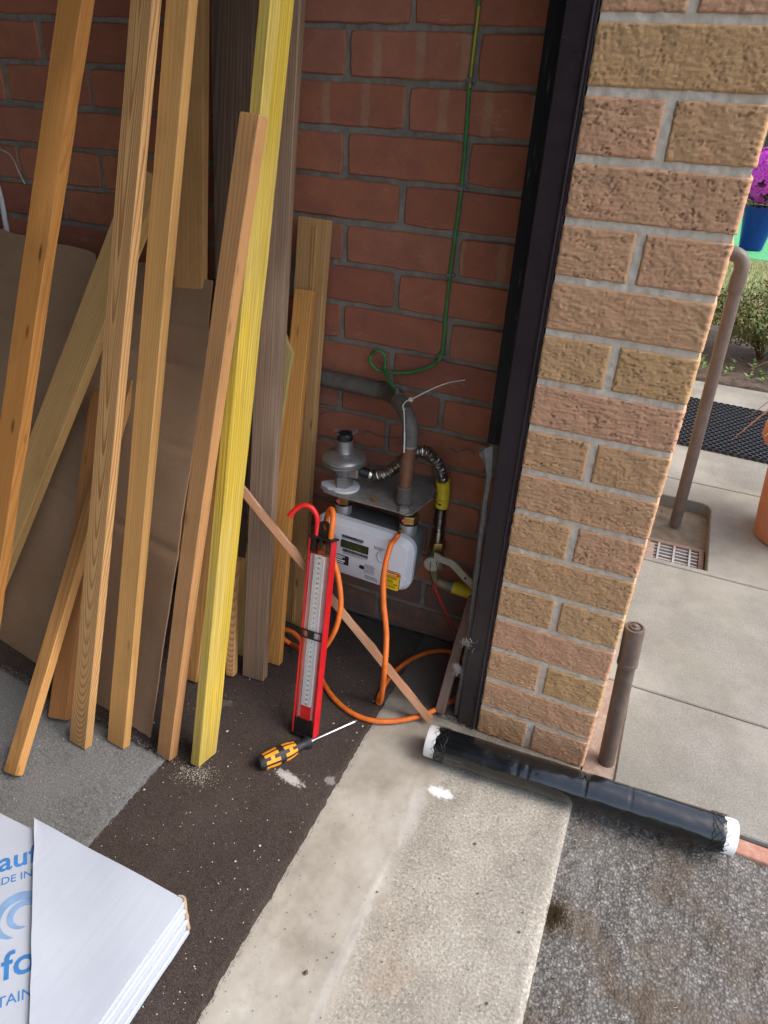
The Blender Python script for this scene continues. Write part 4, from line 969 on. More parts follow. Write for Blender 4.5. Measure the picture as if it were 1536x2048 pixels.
MB().lathe([(0.0045, 0), (0.0045, 0.008), (0.003, 0.009), (0.003, 0.013)], 8, Matrix.Translation((-0.492, 0.146, 0.621))).build('clamp_screw', WALLPIPE, gp, ig)

# ---- corrugated flexible connector
fx = empty('flexible_connector', (-0.45, 0.15, 0.44)); tag(fx, 'ribbed stainless flexible gas connector with yellow label', 'gas connector'); iX = inv(fx.location)
st = rg.location + Vector((0.051, 0.006, 0.034))
path = cat([st, st + Vector((0.012, 0.004, -0.002)), ony(772, 946, 0.113), ony(792, 934, 0.120), ony(815, 914, 0.130), ony(842, 902, 0.142), ony(866, 914, 0.158), ony(881, 938, 0.174), ony(887, 972, 0.186), ony(885, 1000, 0.187), ony(881, 1030, 0.187), ony(878, 1062, 0.187)], 26)
def resample(P, d):
    out = [P[0]]; acc = 0
    for a, b in zip(P[:-1], P[1:]):
        seg = (b - a).length; t = d - acc
        while t < seg: out.append(a.lerp(b, t / seg)); t += d
        acc = (acc + seg) % d
    return out
ps = resample(path, 0.0011)
L_ = len(ps)
rs = []
lab0 = min(range(L_), key=lambda i: (ps[i] - ony(887, 958, 0.186)).length); lab1 = min(range(L_), key=lambda i: (ps[i] - ony(884, 1014, 0.187)).length)
for i in range(L_):
    r = 0.0112 + 0.0024 * math.sin(2 * PI * i / 4.6)
    if i < 6 or i > L_ - 12: r = 0.0105
    if lab0 <= i <= lab1: r = 0.0112
    rs.append(r)
MB().tube(ps, rs, 18).build('corrugated_tube', STEEL, fx, iX, smooth=True)
lb = MB().tube(ps[lab0:lab1 + 1:3], 0.0142, 22).build('yellow_label', YELT, fx, iX, auto=0.6)
pc = ps[(lab0 + lab1) // 2]
def onlab(name, u, v, w_, h_, rz):   # small printed marks on the label, on its surface toward the room
    th = -PI / 2 - 0.42 + u; m = MB(); r = 0.01445; vs = []
    n = 4
    for i in range(n + 1):
        a = th + (w_ / r) * (i / n - 0.5)
        for z in (v - h_ / 2, v + h_ / 2): vs.append(pc + Vector((math.cos(a) * r, math.sin(a) * r, z + rz * (i / n - 0.5))))
    m.add(vs, [(2 * i, 2 * i + 2, 2 * i + 3, 2 * i + 1) for i in range(n)]); m.build(name, PRINTK, lb, lb.matrix_world.inverted() @ Matrix.Identity(4) if False else iX.copy() if False else None)
MB_print = []
for (u, v, w_, h_, rz) in ((-0.3, -0.012, 0.001, 0.014, 0), (-0.3, -0.019, 0.009, 0.0012, 0), (0.05, -0.019, 0.001, 0.006, 0), (0.35, -0.0205, 0.006, 0.004, 0), (0.3, -0.011, 0.010, 0.0015, 0), (-0.35, 0.0, 0.005, 0.003, 0), (-0.2, 0.018, 0.014, 0.0014, 0.008), (0.25, 0.010, 0.014, 0.0014, 0.010), (0.3, 0.0155, 0.012, 0.0014, 0.010)):
    th = -PI / 2 - 0.40 + u; r = 0.0145; m = MB(); vs = []
    for i in range(5):
        a = th + (w_ / r) * (i / 4 - 0.5)
        for rr_ in (r - 0.0006, r + 0.0001):
            for z in (v - h_ / 2, v + h_ / 2): vs.append(pc + Vector((math.cos(a) * rr_, math.sin(a) * rr_, z + rz * (i / 4 - 0.5))))
    fs = []
    for i in range(4):
        b = i * 4
        for (p_, q_) in ((0, 1), (1, 3), (3, 2), (2, 0)): fs.append((b + p_, b + q_, b + 4 + q_, b + 4 + p_))
    fs += [(0, 1, 3, 2), (16, 17, 19, 18)]
    m.add(vs, fs); m.build('label_mark', PRINTK, lb)
e0 = ps[-1]
MB().lathe([(0.0125, 0.002), (0.0128, 0.0), (0.0128, -0.028), (0.012, -0.03)], 20, Matrix.Translation(e0)).build('end_sleeve', STEEL, fx, iX, auto=0.6)
MB().lathe([(0.0165, -0.024), (0.0180, -0.026), (0.0180, -0.044), (0.0165, -0.046)], 6, Matrix.Translation(e0), ph=0.4).build('union_nut', BRASS, fx, iX, bevel=0.0008)

# ---- shut-off valve with lever and incoming pipe
v0 = e0 + Vector((0, 0, -0.046))
gv = empty('gas_valve', v0); tag(gv, 'old brass gas shut-off valve with ivory lever low on the wall', 'valve')
MB().lathe([(0.013, 0.002), (0.013, -0.012), (0.020, -0.018), (0.0215, -0.030), (0.020, -0.044), (0.014, -0.050), (0.012, -0.060)], 18).build('valve_body', VALVEB, gv, auto=0.5)
MB().tube(cat([(0, 0, -0.052), (0.001, 0.0, -0.066), (0.008, 0.0, -0.080), (0.020, 0, -0.084), (0.032, 0.001, -0.085)], 5), 0.012, 14).build('valve_tail', VALVEB, gv, auto=0.6)
cz = -0.030; hub = Vector((-0.002, -0.024, cz + 0.004))
MB().lathe([(0.017, 0), (0.0175, 0.003), (0.0165, 0.009), (0.010, 0.012), (0.004, 0.0125)], 20, Matrix.Translation(hub + Vector((0, 0.008, 0))) @ Matrix.Rotation(PI / 2, 4, 'X')).build('lever_hub', IVORY, gv, auto=0.6)
q0 = ony(868, 1112, 0.165) - v0; q1 = ony(905, 1128, 0.155) - v0; q2 = ony(958, 1183, 0.150) - v0
Ld = cat([q0, q0.lerp(q1, .5), q1, q1.lerp(q2, .5), q2], 5)
m = MB(); vs = []; fs = []
for i, p_ in enumerate(Ld):
    t = (Ld[min(i + 1, len(Ld) - 1)] - Ld[max(i - 1, 0)]).normalized(); sd_ = Vector((0, 1, 0)).cross(t).normalized(); hw = 0.010 if i < 4 else 0.0075 + 0.002 * i / len(Ld)
    for (a, b) in ((-hw, -0.0025), (hw, -0.0025), (hw, 0.0025), (-hw, 0.0025)): vs.append(p_ + sd_ * a + Vector((0, b, 0)))
for i in range(len(Ld) - 1):
    for k in range(4): fs.append((i * 4 + k, i * 4 + (k + 1) % 4, (i + 1) * 4 + (k + 1) % 4, (i + 1) * 4 + k))
fs += [(0, 1, 2, 3), tuple((len(Ld) - 1) * 4 + k for k in range(4))]
m.add(vs, fs); lv = m.build('lever', IVORY, gv, bevel=0.001)
ph_ = Ld[-6]
MB().lathe([(0.0028, 0), (0.0028, 0.0008)], 10, Matrix.Translation(ph_ + Vector((0, -0.0024, 0))) @ Matrix.Rotation(PI / 2, 4, 'X')).build('lever_hole', PRINTK, lv)
MB().tube([(0.031, 0.001, -0.085), (0.046, 0.002, -0.086)], 0.0128, 14).build('grey_union', CLIPG, gv, auto=0.6)
MB().tube([(0.045, 0.002, -0.086), (0.130, 0.004, -0.090)], 0.0142, 16).build('yellow_sleeve', YELT, gv, auto=0.6)
# ---- red plastic seal tag hanging on wire
tg = empty('seal_tag', ony(866, 1168, 0.150)); tag(tg, 'thin red plastic tag dangling below the gas valve', 'tag'); it = inv(tg.location)
P_ = cat([ony(866, 1168, 0.150), ony(877, 1196, 0.150), ony(890, 1222, 0.151), ony(902, 1250, 0.152), ony(912, 1270, 0.153)], 5)
m = MB(); vs = []; fs = []
for i, p_ in enumerate(P_):
    hw = 0.0042 * (1 - i / len(P_)) ** 0.9 + 0.0009
    vs += [p_ + Vector((-hw, 0, 0)), p_ + Vector((0, -0.0012, 0.001)), p_ + Vector((hw, 0, 0)), p_ + Vector((0, 0.0012, 0))]
for i in range(len(P_) - 1):
    for k in range(4): fs.append((i * 4 + k, i * 4 + (k + 1) % 4, (i + 1) * 4 + (k + 1) % 4, (i + 1) * 4 + k))
fs += [(0, 1, 2, 3), tuple((len(P_) - 1) * 4 + k for k in range(4))]
m.add(vs, fs); m.build('red_strip', plain('red_tag', (0.45, 0.03, 0.025), 0.5), tg, it)
MB().tube(cat([ony(862, 1122, 0.160), ony(860, 1145, 0.150), ony(867, 1172, 0.150)], 5), 0.0007, 5).tube(cat([ony(872, 1122, 0.160), ony(876, 1150, 0.151), ony(869, 1172, 0.150)], 5), 0.0007, 5).build('wire_loop', PRINTK, tg, it)

# ---- green earth cable, its clips, and the cable tie
YC = WY - 0.0035
ec = empty('earth_cable', (-0.435, YC, 0.7)); tag(ec, 'green earth cable clipped up the wall with a loop at its end', 'cable'); ie = inv(ec.location)
cp = [(968, -90), (960, -20), (955, 30), (940, 160), (932, 270), (923, 377), (912, 460), (900, 550), (892, 630), (884, 706), (868, 728), (838, 741), (806, 746), (774, 744), (752, 738), (741, 722), (743, 708), (752, 702), (764, 704), (771, 716), (770, 738), (776, 758), (792, 777)]
P_ = [ony(u, v, YC if i < 9 else YC - 0.004 - 0.010 * max(0, i - 10) / 4 if i < 14 else YC - 0.016 - (0.010 if i > 16 else 0) - (0.03 * max(0, i - 20))) for i, (u, v) in enumerate(cp)]
P_[-1] = Vector((-0.492, 0.146, 0.629)); P_[-2] = ony(776, 758, 0.175)
P_ = cat(P_, 8)
MB().tube(P_, 0.0033, 10).build('green_sheath', GREENC, ec, ie, auto=0.8)
i0, i1 = 14, 26
MB().tube([p_ + Vector((0.0012, -0.0014, 0)) for p_ in P_[i0:i1]], 0.0022, 8).build('yellow_stripe', YELC, ec, ie, auto=0.8)
for (u, v) in ((940, 160), (923, 377), (899, 550), (882, 712)):
    c_ = ony(u, v, YC)
    k = MB().box(-0.0045, 0.0045, -0.0055, 0.0035, -0.0035, 0.0035, Matrix.Translation(c_)).box(0.004, 0.010, -0.002, 0.0035, -0.003, 0.003, Matrix.Translation(c_)).build('cable_clip', CLIPG, ec, ie, bevel=0.0008)
ct = empty('cable_tie', (-0.455, 0.09, 0.58)); tag(ct, 'long white cable tie looped round the pipe elbow', 'cable tie'); ic = inv(ct.location)
P_ = [ony(930, 760, 0.12), ony(895, 766, 0.105), ony(860, 780, 0.092), ony(826, 797, 0.083), ony(812, 803, 0.082), ony(806, 812, 0.084), ony(808, 822, 0.080)]
MB().tube(cat(P_, 6), [0.0011] * 12 + [0.0013] * 25, 6).build('strap', TIEW, ct, ic, auto=0.8)
MB().box(-0.0035, 0.0035, -0.003, 0.003, -0.003, 0.003, Matrix.Translation(ony(822, 799, 0.081))).build('tie_head', TIEW, ct, ic, bevel=0.0006)
MB().tube(cat([ony(808, 822, 0.080), ony(809, 850, 0.079), ony(809, 880, 0.079), ony(808, 905, 0.080)], 5), [0.0008] * 8 + [0.0014] * 8, 6).build('strap_tail', WHITEP, ct, ic)

# ================================================================== TOOLS AND HOSE
# ---- red gauge (water manometer)
GB = onz(610, 1472, 0.005); GT = ony(647, 1080, -0.040)
gM = axis_frame(GB, GT, math.radians(-6)); GL = (GT - GB).length
low = min((gM @ Vector((sx * 0.027, sy * 0.013, 0))).z for sx in (-1, 1) for sy in (-1, 1)); gM.translation = GB + Vector((0, 0, 0.0055 - low))
ga = empty('pressure_gauge'); ga.matrix_world = gM; tag(ga, 'tall red water gauge with white printed scale leaning near the meter', 'gauge')
GW, GD = 0.050, 0.020
m = MB().box(-GW / 2, GW / 2, 0.006, GD / 2, 0.0, GL - 0.004).box(-GW / 2, -GW / 2 + 0.0022, -GD / 2, 0.0058, 0.0, GL - 0.004).box(GW / 2 - 0.0022, GW / 2, -GD / 2, 0.0058, 0.0, GL - 0.004)
m.build('red_channel', REDP, ga, bevel=0.0006)
SX = 0.0165
MB().box(-0.0108, 0.0108, -0.0074, 0.0056, 0.062, GL - 0.036).build('scale_board', SCALEW, ga)
for sx in (-1, 1): MB().box(min(sx * 0.0109, sx * 0.0222), max(sx * 0.0109, sx * 0.0222), -0.0040, 0.0056, 0.034, GL - 0.036).build('pink_side_strip', plain('pink_strip%d' % sx, (0.70, 0.42, 0.42), 0.5, var=0.04, bump=0), ga)
MB().box(-0.0108, 0.0108, -0.0074, 0.0055, 0.034, 0.0617).build('red_fluid_well', REDT, ga)
MB().box(-0.0105, 0.0105, 0.0, 0.0055, GL - 0.0355, GL - 0.014).build('red_backing', REDT, ga)
m = MB(); mk = MB(); mp = MB()
zmid = (0.062 + GL - 0.036) / 2; half = (GL - 0.036 - 0.062) / 2 - 0.004
for i in range(-60, 61):
    z = zmid + half * i / 60
    ln = 0.0075 if i % 10 == 0 else (0.006 if i % 2 == 0 else 0.0038)
    m.box(-0.0095, -0.0095 + ln, -0.0077, -0.007, z - 0.00022, z + 0.00022); m.box(0.0095 - ln, 0.0095, -0.0077, -0.007, z - 0.00022, z + 0.00022)
    mp.box(-SX, -0.0110, -0.0044, -0.003, z - 0.00035, z + 0.00035); mp.box(0.0110, SX, -0.0044, -0.003, z - 0.00035, z + 0.00035)
m.build('scale_ticks', PRINTG, ga)['kind'] = 'stuff'; mp.build('pink_scale_ticks', SCALER, ga)['kind'] = 'stuff'
for i in range(-15, 16):
    if i == 0: continue
    me = text_mesh(str(abs(i) * 2), 0.0062, 'CENTER', 0.0001)
    mesh_into(mk, me, Matrix.Translation((0.0, -0.0077, zmid + half * i / 15 - 0.0022)) @ Matrix.Rotation(PI / 2, 4, 'X'))
mk.build('scale_numbers', PRINTK, ga)['kind'] = 'stuff'
for sx in (-1, 1):
    MB().tube([(sx * 0.0185, -0.0062, 0.03), (sx * 0.0185, -0.0062, GL - 0.012)], 0.0020, 12).build('glass_tube', CLEAR, ga, auto=0.8)
    MB().tube([(sx * 0.0185, -0.0062, 0.03), (sx * 0.0185, -0.0062, zmid)], 0.0014, 10).build('fluid_column', REDT, ga, auto=0.8)
MB().box(-GW / 2 + 0.0025, GW / 2 - 0.0025, -GD / 2 + 0.0004, -GD / 2 + 0.0018, 0.004, GL - 0.010).build('clear_cover', CLEAR, ga)
MB().box(-GW / 2 - 0.0006, GW / 2 + 0.0006, -GD / 2 - 0.0006, GD / 2 + 0.0006, -0.002, 0.002).box(-GW / 2 + 0.0026, GW / 2 - 0.0026, -0.0088, 0.0056, 0.002, 0.033).build('black_base', BLACKP, ga, bevel=0.001)
cpz = GL - 0.004
MB().box(-GW / 2 - 0.0012, GW / 2 + 0.0030, -GD / 2 - 0.001, GD / 2 + 0.001, cpz, cpz + 0.004).box(-0.021, -0.011, -0.0085, 0.0055, cpz - 0.026, cpz).box(0.011, 0.021, -0.0085, 0.0055, cpz - 0.026, cpz).box(-0.0035, 0.0035, -0.0085, 0.0, cpz - 0.022, cpz).build('black_top_cap', BLACKP, ga, bevel=0.0008)
# hanging tab with a hole
tab = [(-0.011, 0), (0.011, 0)] + [(0.0105 * math.cos(a), 0.020 + 0.0115 * math.sin(a)) for a in np.linspace(0, PI, 12)]
hole = [(0.0042 * math.cos(a) , 0.0185 + 0.0055 * math.sin(a)) for a in np.linspace(0, 2 * PI, 14, endpoint=False)]
vs = []; fs = []
n = 28
for i in range(n):
    a = 2 * PI * i / n - PI / 2
    # outer point by angle around the hole centre
    dx, dz = math.cos(a), math.sin(a)
    k = 1e9
    if dz > 0: pass
    ox, oz = None, None
    best = 0.0105
    ro = min(0.0105 / max(abs(dx), 1e-6), (0.0185 / max(-dz, 1e-6)) if dz < 0 else 0.0128 / max(dz, 1e-6))
    if dz > 0: ro = min(ro, 0.0118)
    out = (dx * ro, 0.0185 + dz * ro); hl = (0.0042 * dx * (1.0 if dz < 0 else 0.75), 0.0185 + 0.0062 * dz)
    for y in (-0.002, 0.002): vs += [(out[0], y, out[1]), (hl[0], y, hl[1])]
for i in range(n):
    a = i * 4; b = ((i + 1) % n) * 4
    fs += [(a, b, b + 1, a + 1), (a + 2, a + 3, b + 3, b + 2), (a, a + 2, b + 2, b), (a + 1, b + 1, b + 3, a + 3)]
MB().add(vs, fs).build('hanging_tab', BLACKP, ga, Matrix.Translation((0, 0, cpz + 0.0038)))
# sliding marker
zs_ = zmid - 0.004
mk2 = MB().box(-GW / 2 + 0.001, GW / 2 - 0.001, -GD / 2 - 0.002, -GD / 2 - 0.0003, zs_ + 0.006, zs_ + 0.0085).box(-GW / 2 + 0.001, GW / 2 - 0.001, -GD / 2 - 0.002, -GD / 2 - 0.0003, zs_ - 0.0085, zs_ - 0.006)
for (a, b) in ((-GW / 2 + 0.001, -GW / 2 + 0.004), (GW / 2 - 0.004, GW / 2 - 0.001), (-0.008, 0.006)): mk2.box(a, b, -GD / 2 - 0.002, -GD / 2 - 0.0003, zs_ - 0.0059, zs_ + 0.0059)
mk2.build('sliding_marker', BLACKP, ga)
MB().tube(cat([(-0.0155, 0.0, cpz + 0.003), (-0.0155, 0.0, cpz + 0.024), (-0.017, -0.004, cpz + 0.042), (-0.026, -0.010, cpz + 0.056), (-0.040, -0.016, cpz + 0.058), (-0.052, -0.02, cpz + 0.050), (-0.064, -0.024, cpz + 0.034)], 7), 0.0050, 14).build('red_tube', REDT, ga, auto=0.9)

# ---- orange hose from the gauge to the meter
def gl(x, y, z): return gM @ Vector((x, y, z))
npl = mt.matrix_world @ Vector((0.0785 - 0.008, 0.034 - 0.030, 0.0665))
R_H = 0.0054
hz = 0.0055 + R_H
HP = [gl(0.0155, 0.0, cpz + 0.003), gl(0.0158, 0.001, cpz + 0.025), gl(0.013, 0.006, cpz + 0.046), gl(0.003, 0.014, cpz + 0.055), gl(-0.008, 0.022, cpz + 0.042), gl(-0.012, 0.026, cpz + 0.015),
      gl(0.0, 0.030, cpz - 0.03), gl(0.018, 0.034, cpz - 0.07), gl(0.031, 0.033, cpz - 0.115), gl(0.034, 0.030, cpz - 0.145), gl(0.028, 0.030, cpz - 0.18), gl(0.008, 0.036, cpz - 0.22), gl(-0.02, 0.040, cpz - 0.252),
      onz(588, 1291, 0.020), onz(570, 1280, 0.024), onz(560, 1266, 0.030), onz(567, 1259, 0.034), onz(590, 1268, 0.036), onz(615, 1300, 0.026),
      onz(640, 1352, hz), onz(664, 1392, hz), onz(700, 1424, hz), onz(745, 1441, hz), onz(800, 1441, hz), onz(850, 1428, hz + 0.004), onz(885, 1412, hz), onz(918, 1392, hz),
      onz(938, 1358, hz), onz(932, 1324, hz), onz(905, 1305, hz), onz(868, 1303, hz), onz(832, 1314, hz), onz(800, 1334, hz), onz(778, 1356, hz),
      onz(762, 1385, hz), onz(756, 1402, hz + 0.001), onz(762, 1400, hz + 0.012), ony(769, 1340, -0.075), ony(773, 1270, -0.045), ony(767, 1200, -0.020), ony(769, 1140, 0.0), ony(781, 1092, 0.025), npl + Vector((-0.003, -0.010, -0.008)), npl]
ho = MB().tube(cat(HP, 9), R_H, 14).build('orange_hose', ORANGE, auto=0.9)
tag(ho, 'orange rubber hose looping from the red gauge to the meter', 'hose')

# ---- screwdriver
A_ = onz(516, 1529, 0.020); B_ = onz(714, 1441, 0.010)
sM = axis_frame(A_, B_, 0.4); SL = (B_ - A_).length
sdv = empty('screwdriver'); sdv.matrix_world = sM; tag(sdv, 'screwdriver with black and orange handle lying on the brown carpet', 'screwdriver')
HL = 0.112
prof = [(0.004, 0.0), (0.011, 0.002), (0.0145, 0.008), (0.0155, 0.020), (0.0165, 0.034), (0.0172, 0.046), (0.0165, 0.058), (0.0150, 0.068), (0.0120, 0.080), (0.0098, 0.090), (0.0095, 0.098), (0.0125, 0.104), (0.0130, 0.108), (0.0090, 0.1115), (0.0050, HL)]
def hr(z):
    for (r0, z0), (r1, z1) in zip(prof[:-1], prof[1:]):
        if z0 <= z <= z1: return r0 + (r1 - r0) * (z - z0) / (z1 - z0)
    return 0.004
m = MB(); n = 36; vs = []; fs = []
for (r, z) in prof:
    for k in range(n):
        a = 2 * PI * k / n; f = 1 - 0.07 * (0.5 + 0.5 * math.cos(6 * a)) * (1 if 0.004 < z < 0.09 else 0); vs.append((r * f * math.cos(a), r * f * math.sin(a), z))
for i in range(len(prof) - 1):
    for k in range(n): fs.append((i * n + k, i * n + (k + 1) % n, (i + 1) * n + (k + 1) % n, (i + 1) * n + k))
fs += [tuple(range(n))[::-1], tuple((len(prof) - 1) * n + k for k in range(n))]
m.add(vs, fs).build('handle', plain('black_grip', (0.016, 0.017, 0.02), 0.55, 0.4, bump=0.1), sdv, auto=0.7)
ORG = plain('orange_grip', (0.80, 0.30, 0.012), 0.5, 0.4, var=0.06, bump=0.05)
def patch(m, z0, z1, a0, a1):
    nz, na = 4, 4; vs = []
    for i in range(nz + 1):
        for j in range(na + 1):
            z = z0 + (z1 - z0) * i / nz; a = a0 + (a1 - a0) * j / na; r = hr(z) + 0.0003
            vs.append((r * math.cos(a), r * math.sin(a), z))
    N_ = len(vs); vs += [(x * 0.9, y * 0.9, z) for x, y, z in vs]; w2 = na + 1
    fs = [(i * w2 + j, i * w2 + j + 1, (i + 1) * w2 + j + 1, (i + 1) * w2 + j) for i in range(nz) for j in range(na)]
    ring = list(range(w2)) + [i * w2 + na for i in range(1, nz + 1)] + [nz * w2 + j for j in range(na - 1, -1, -1)] + [i * w2 for i in range(nz - 1, 0, -1)]
    fs += [(ring[a], N_ + ring[a], N_ + ring[(a + 1) % len(ring)], ring[(a + 1) % len(ring)]) for a in range(len(ring))]
    m.add(vs, fs)
for q in range(4):
    c_ = q * PI / 2 + 0.25
    for (zb, L1) in ((0.012, 0.028), (0.052, 0.026)):
        m = MB()
        patch(m, zb, zb + L1, c_ - 0.62, c_ - 0.22); patch(m, zb, zb + L1, c_ + 0.22, c_ + 0.62); patch(m, zb + L1 * 0.36, zb + L1 * 0.64, c_ - 0.225, c_ + 0.225)
        m.build('orange_inlay', ORG, sdv, auto=0.7)
MB().lathe([(0.0052, HL - 0.002), (0.0050, HL + 0.004), (0.0032, HL + 0.008), (0.0032, SL - 0.012), (0.0036, SL - 0.009), (0.0030, SL - 0.004), (0.0012, SL)], 12).build('shaft', CHROME, sdv, auto=0.7)

# ---- black wrapped roll
RA = onz(861, 1482, 0.0325); RB = onz(1461, 1673, 0.0325); RR = 0.0300
rM = axis_frame(RA, RB, 0.0); RL = (RB - RA).length
ro = empty('wrapped_roll'); ro.matrix_world = rM; tag(ro, 'black film wrapped roll with white ends at the foot of the pier', 'roll')
MB().lathe([(RR - 0.012, -0.004), (RR - 0.001, -0.006), (RR, -0.004), (RR, RL + 0.004), (RR - 0.001, RL + 0.006), (RR - 0.012, RL + 0.004)], 48).build('white_core', ROLLW, ro, auto=0.7)
m = MB(); n = 56; nz = 150; vs = []; fs = []
for i in range(nz + 1):
    z = 0.014 + (RL - 0.028) * i / nz
    for k in range(n):
        a = 2 * PI * k / n
        e = min(i, nz - i) / nz
        fr_ = 0.006 * noise.noise((a * 2.2, 3, 1 if i < nz / 2 else 9)) if e < 0.004 else 0
        wv = 0.0006 * noise.noise((math.cos(a) * 2.2, math.sin(a) * 2.2, z * 22)) + 0.0003 * noise.noise((math.cos(a) * 7, math.sin(a) * 7, z * 60))
        wv -= 0.0008 * sum(math.exp(-((z - c) / 0.0016) ** 2) for c in (0.17, 0.19, 0.292, 0.37))
        r = RR + 0.0016 + wv - (0.0014 if e < 0.004 else 0)
        vs.append((r * math.cos(a), r * math.sin(a), z + fr_))
for i in range(nz):
    for k in range(n): fs.append((i * n + k, i * n + (k + 1) % n, (i + 1) * n + (k + 1) % n, (i + 1) * n + k))
m.add(vs, fs).build('black_film', WRAP, ro, auto=1.2)
for (z0, z1) in ((0.008, 0.034), (RL - 0.008, RL - 0.036)):
    m = MB()
    for q in range(14):
        for s in (-1, 1):
            P_ = []
            a0 = 2 * PI * q / 14 + random.uniform(-.1, .1)
            for i in range(10):
                t = i / 9; a = a0 + s * 1.3 * t; r = RR + 0.0030; P_.append((r * math.cos(a), r * math.sin(a), z0 + (z1 - z0) * math.sin(t * PI * 0.5)))
            m.tube(P_, 0.0004, 5)
    m.build('netting', NET, ro)['kind'] = 'stuff'

# ================================================================== OUTSIDE
# ---- capped stub pipe beside the pier
b0 = onz(1213, 1520, 0.0); t0 = ony(1272, 1247, 0.047)
sp = empty('stub_pipe', (b0.x, b0.y, -0.004)); tag(sp, 'short capped brown pipe standing beside the pier', 'pipe')
SH = t0.z
Ms = Matrix.Rotation(math.atan2(t0.x - b0.x, SH), 4, 'Y')
MB().lathe([(0.0158, -0.02), (0.0158, SH - 0.085)], 28, Ms).build('pipe', PIPEB, sp, auto=0.7)
MB().lathe([(0.0166, SH - 0.0855), (0.0184, SH - 0.083), (0.0184, SH - 0.076), (0.0178, SH - 0.075), (0.0178, SH - 0.002), (0.0168, SH), (0.0130, SH + 0.0006), (0.0126, SH - 0.002), (0.0095, SH - 0.002), (0.0090, SH + 0.001), (0.0048, SH + 0.002), (0.0044, SH + 0.005), (0.003, SH + 0.006)], 28, Ms).build('cap', PIPEB, sp, auto=0.5)

# ---- tall waste pipe running down into the gully
d0 = Vector((0.112, 1.147, -0.03)); d1 = Vector((0.083, 1.147, 0.735))
dp = empty('waste_pipe', d0); tag(dp, 'tall brown waste pipe dropping from the house wall into the gully', 'pipe'); idp = inv(d0)
MB().tube([d0, d0.lerp(d1, 0.5), d1], 0.0178, 24).build('down_pipe', PIPEB, dp, idp, auto=0.8)
MB().tube([d1 - Vector((0, 0, 0.035)), d1 + Vector((0, 0, 0.010))], 0.0208, 24).build('socket', PIPEB, dp, idp, auto=0.8)
e = d1 + Vector((0, 0, 0.01)); MB().tube(cat([e, e + Vector((-0.001, 0, 0.022)), e + Vector((-0.008, 0, 0.040)), e + Vector((-0.024, 0, 0.050)), e + Vector((-0.045, 0, 0.052))], 5), 0.0195, 24).build('elbow', PIPEB, dp, idp, auto=0.8)
MB().tube([e + Vector((-0.043, 0, 0.052)), e + Vector((-0.110, 0, 0.053))], 0.0182, 24).build('wall_spigot', PIPEB, dp, idp, auto=0.8)

# ---- gully in the paving
gu = empty('drain_gully', (0.135, 1.05, -0.05)); tag(gu, 'sunken drain gully with grey plastic grid beside the house wall', 'drain'); igu = inv(gu.location)
MB().box(0.002, 0.215, 1.028, 1.30, -0.054, -0.040).build('cement_bed', GROUT, gu, igu, bevel=0.003)
MB().box(0.035, 0.205, 1.012, 1.027, -0.053, -0.030).box(0.190, 0.205, 0.868, 1.0115, -0.053, -0.030).box(0.035, 0.0495, 0.868, 1.0115, -0.053, -0.030).box(0.050, 0.1895, 0.860, 0.8755, -0.053, -0.030).build('hopper_rim', HOPPER, gu, igu, bevel=0.003)
MB().box(0.048, 0.192, 0.872, 1.014, -0.0548, -0.052).build('dark_base', plain('gully_dark', (0.012, 0.011, 0.010), 0.3), gu, igu)  # near-black sheet below the grid bars
for i in range(7):
    y = 0.886 + i * 0.0195
    MB().box(0.052, 0.188, y - 0.003, y + 0.003, -0.044, -0.036).build('grid_bar', GRATE, gu, igu)
for x in (0.075, 0.12, 0.165):
    MB().box(x - 0.003, x + 0.003, 0.878, 1.010, -0.0355, -0.031).build('grid_bar', GRATE, gu, igu)
m = MB(); rr = random.Random(4)
for i in range(40):
    x, y, z = rr.uniform(0.01, 0.07), rr.uniform(1.18, 1.27), -0.039; a = rr.uniform(0, 6.28); l = rr.uniform(.005, .02)
    m.tube([(x, y, z), (x + math.cos(a) * l, y + math.sin(a) * l, z + rr.uniform(0.002, .012))], 0.001, 4)
o = m.build('dead_weeds', plain('dry_weed', (0.42, 0.28, 0.24), 0.9)); tag(o, 'dry dead weeds in the corner of the gully', 'weeds', kind='stuff')

# ---- honeycomb rubber doormat
m = MB(); s3 = math.sqrt(3); Rr = 0.0150; t_ = 0.0022
dm0 = Vector((0.075, 1.765, 0.001))
nxm = 24; nym = 25
for j in range(nym):
    for i in range(nxm):
        cx_ = i * s3 * Rr + (s3 / 2 * Rr if j % 2 else 0); cy_ = j * 1.5 * Rr
        vs = []
        for (r, z) in ((Rr, 0), (Rr, 0.014), (Rr - t_, 0.014), (Rr - t_, 0)):
            for k in range(6):
                a = PI / 6 + k * PI / 3; vs.append((cx_ + r * math.cos(a) * 0.999, cy_ + r * math.sin(a) * 0.999, z))
        fs = [(q * 6 + k, q * 6 + (k + 1) % 6, (q + 1) * 6 + (k + 1) % 6, (q + 1) * 6 + k) for q in range(3) for k in range(6)]
        m.add(vs, fs)
o = m.build('rubber_doormat', RUBBER, M=Matrix.Translation(dm0) @ Matrix.Rotation(-0.05, 4, 'Z')); tag(o, 'black honeycomb rubber doormat on the patio slabs', 'doormat')

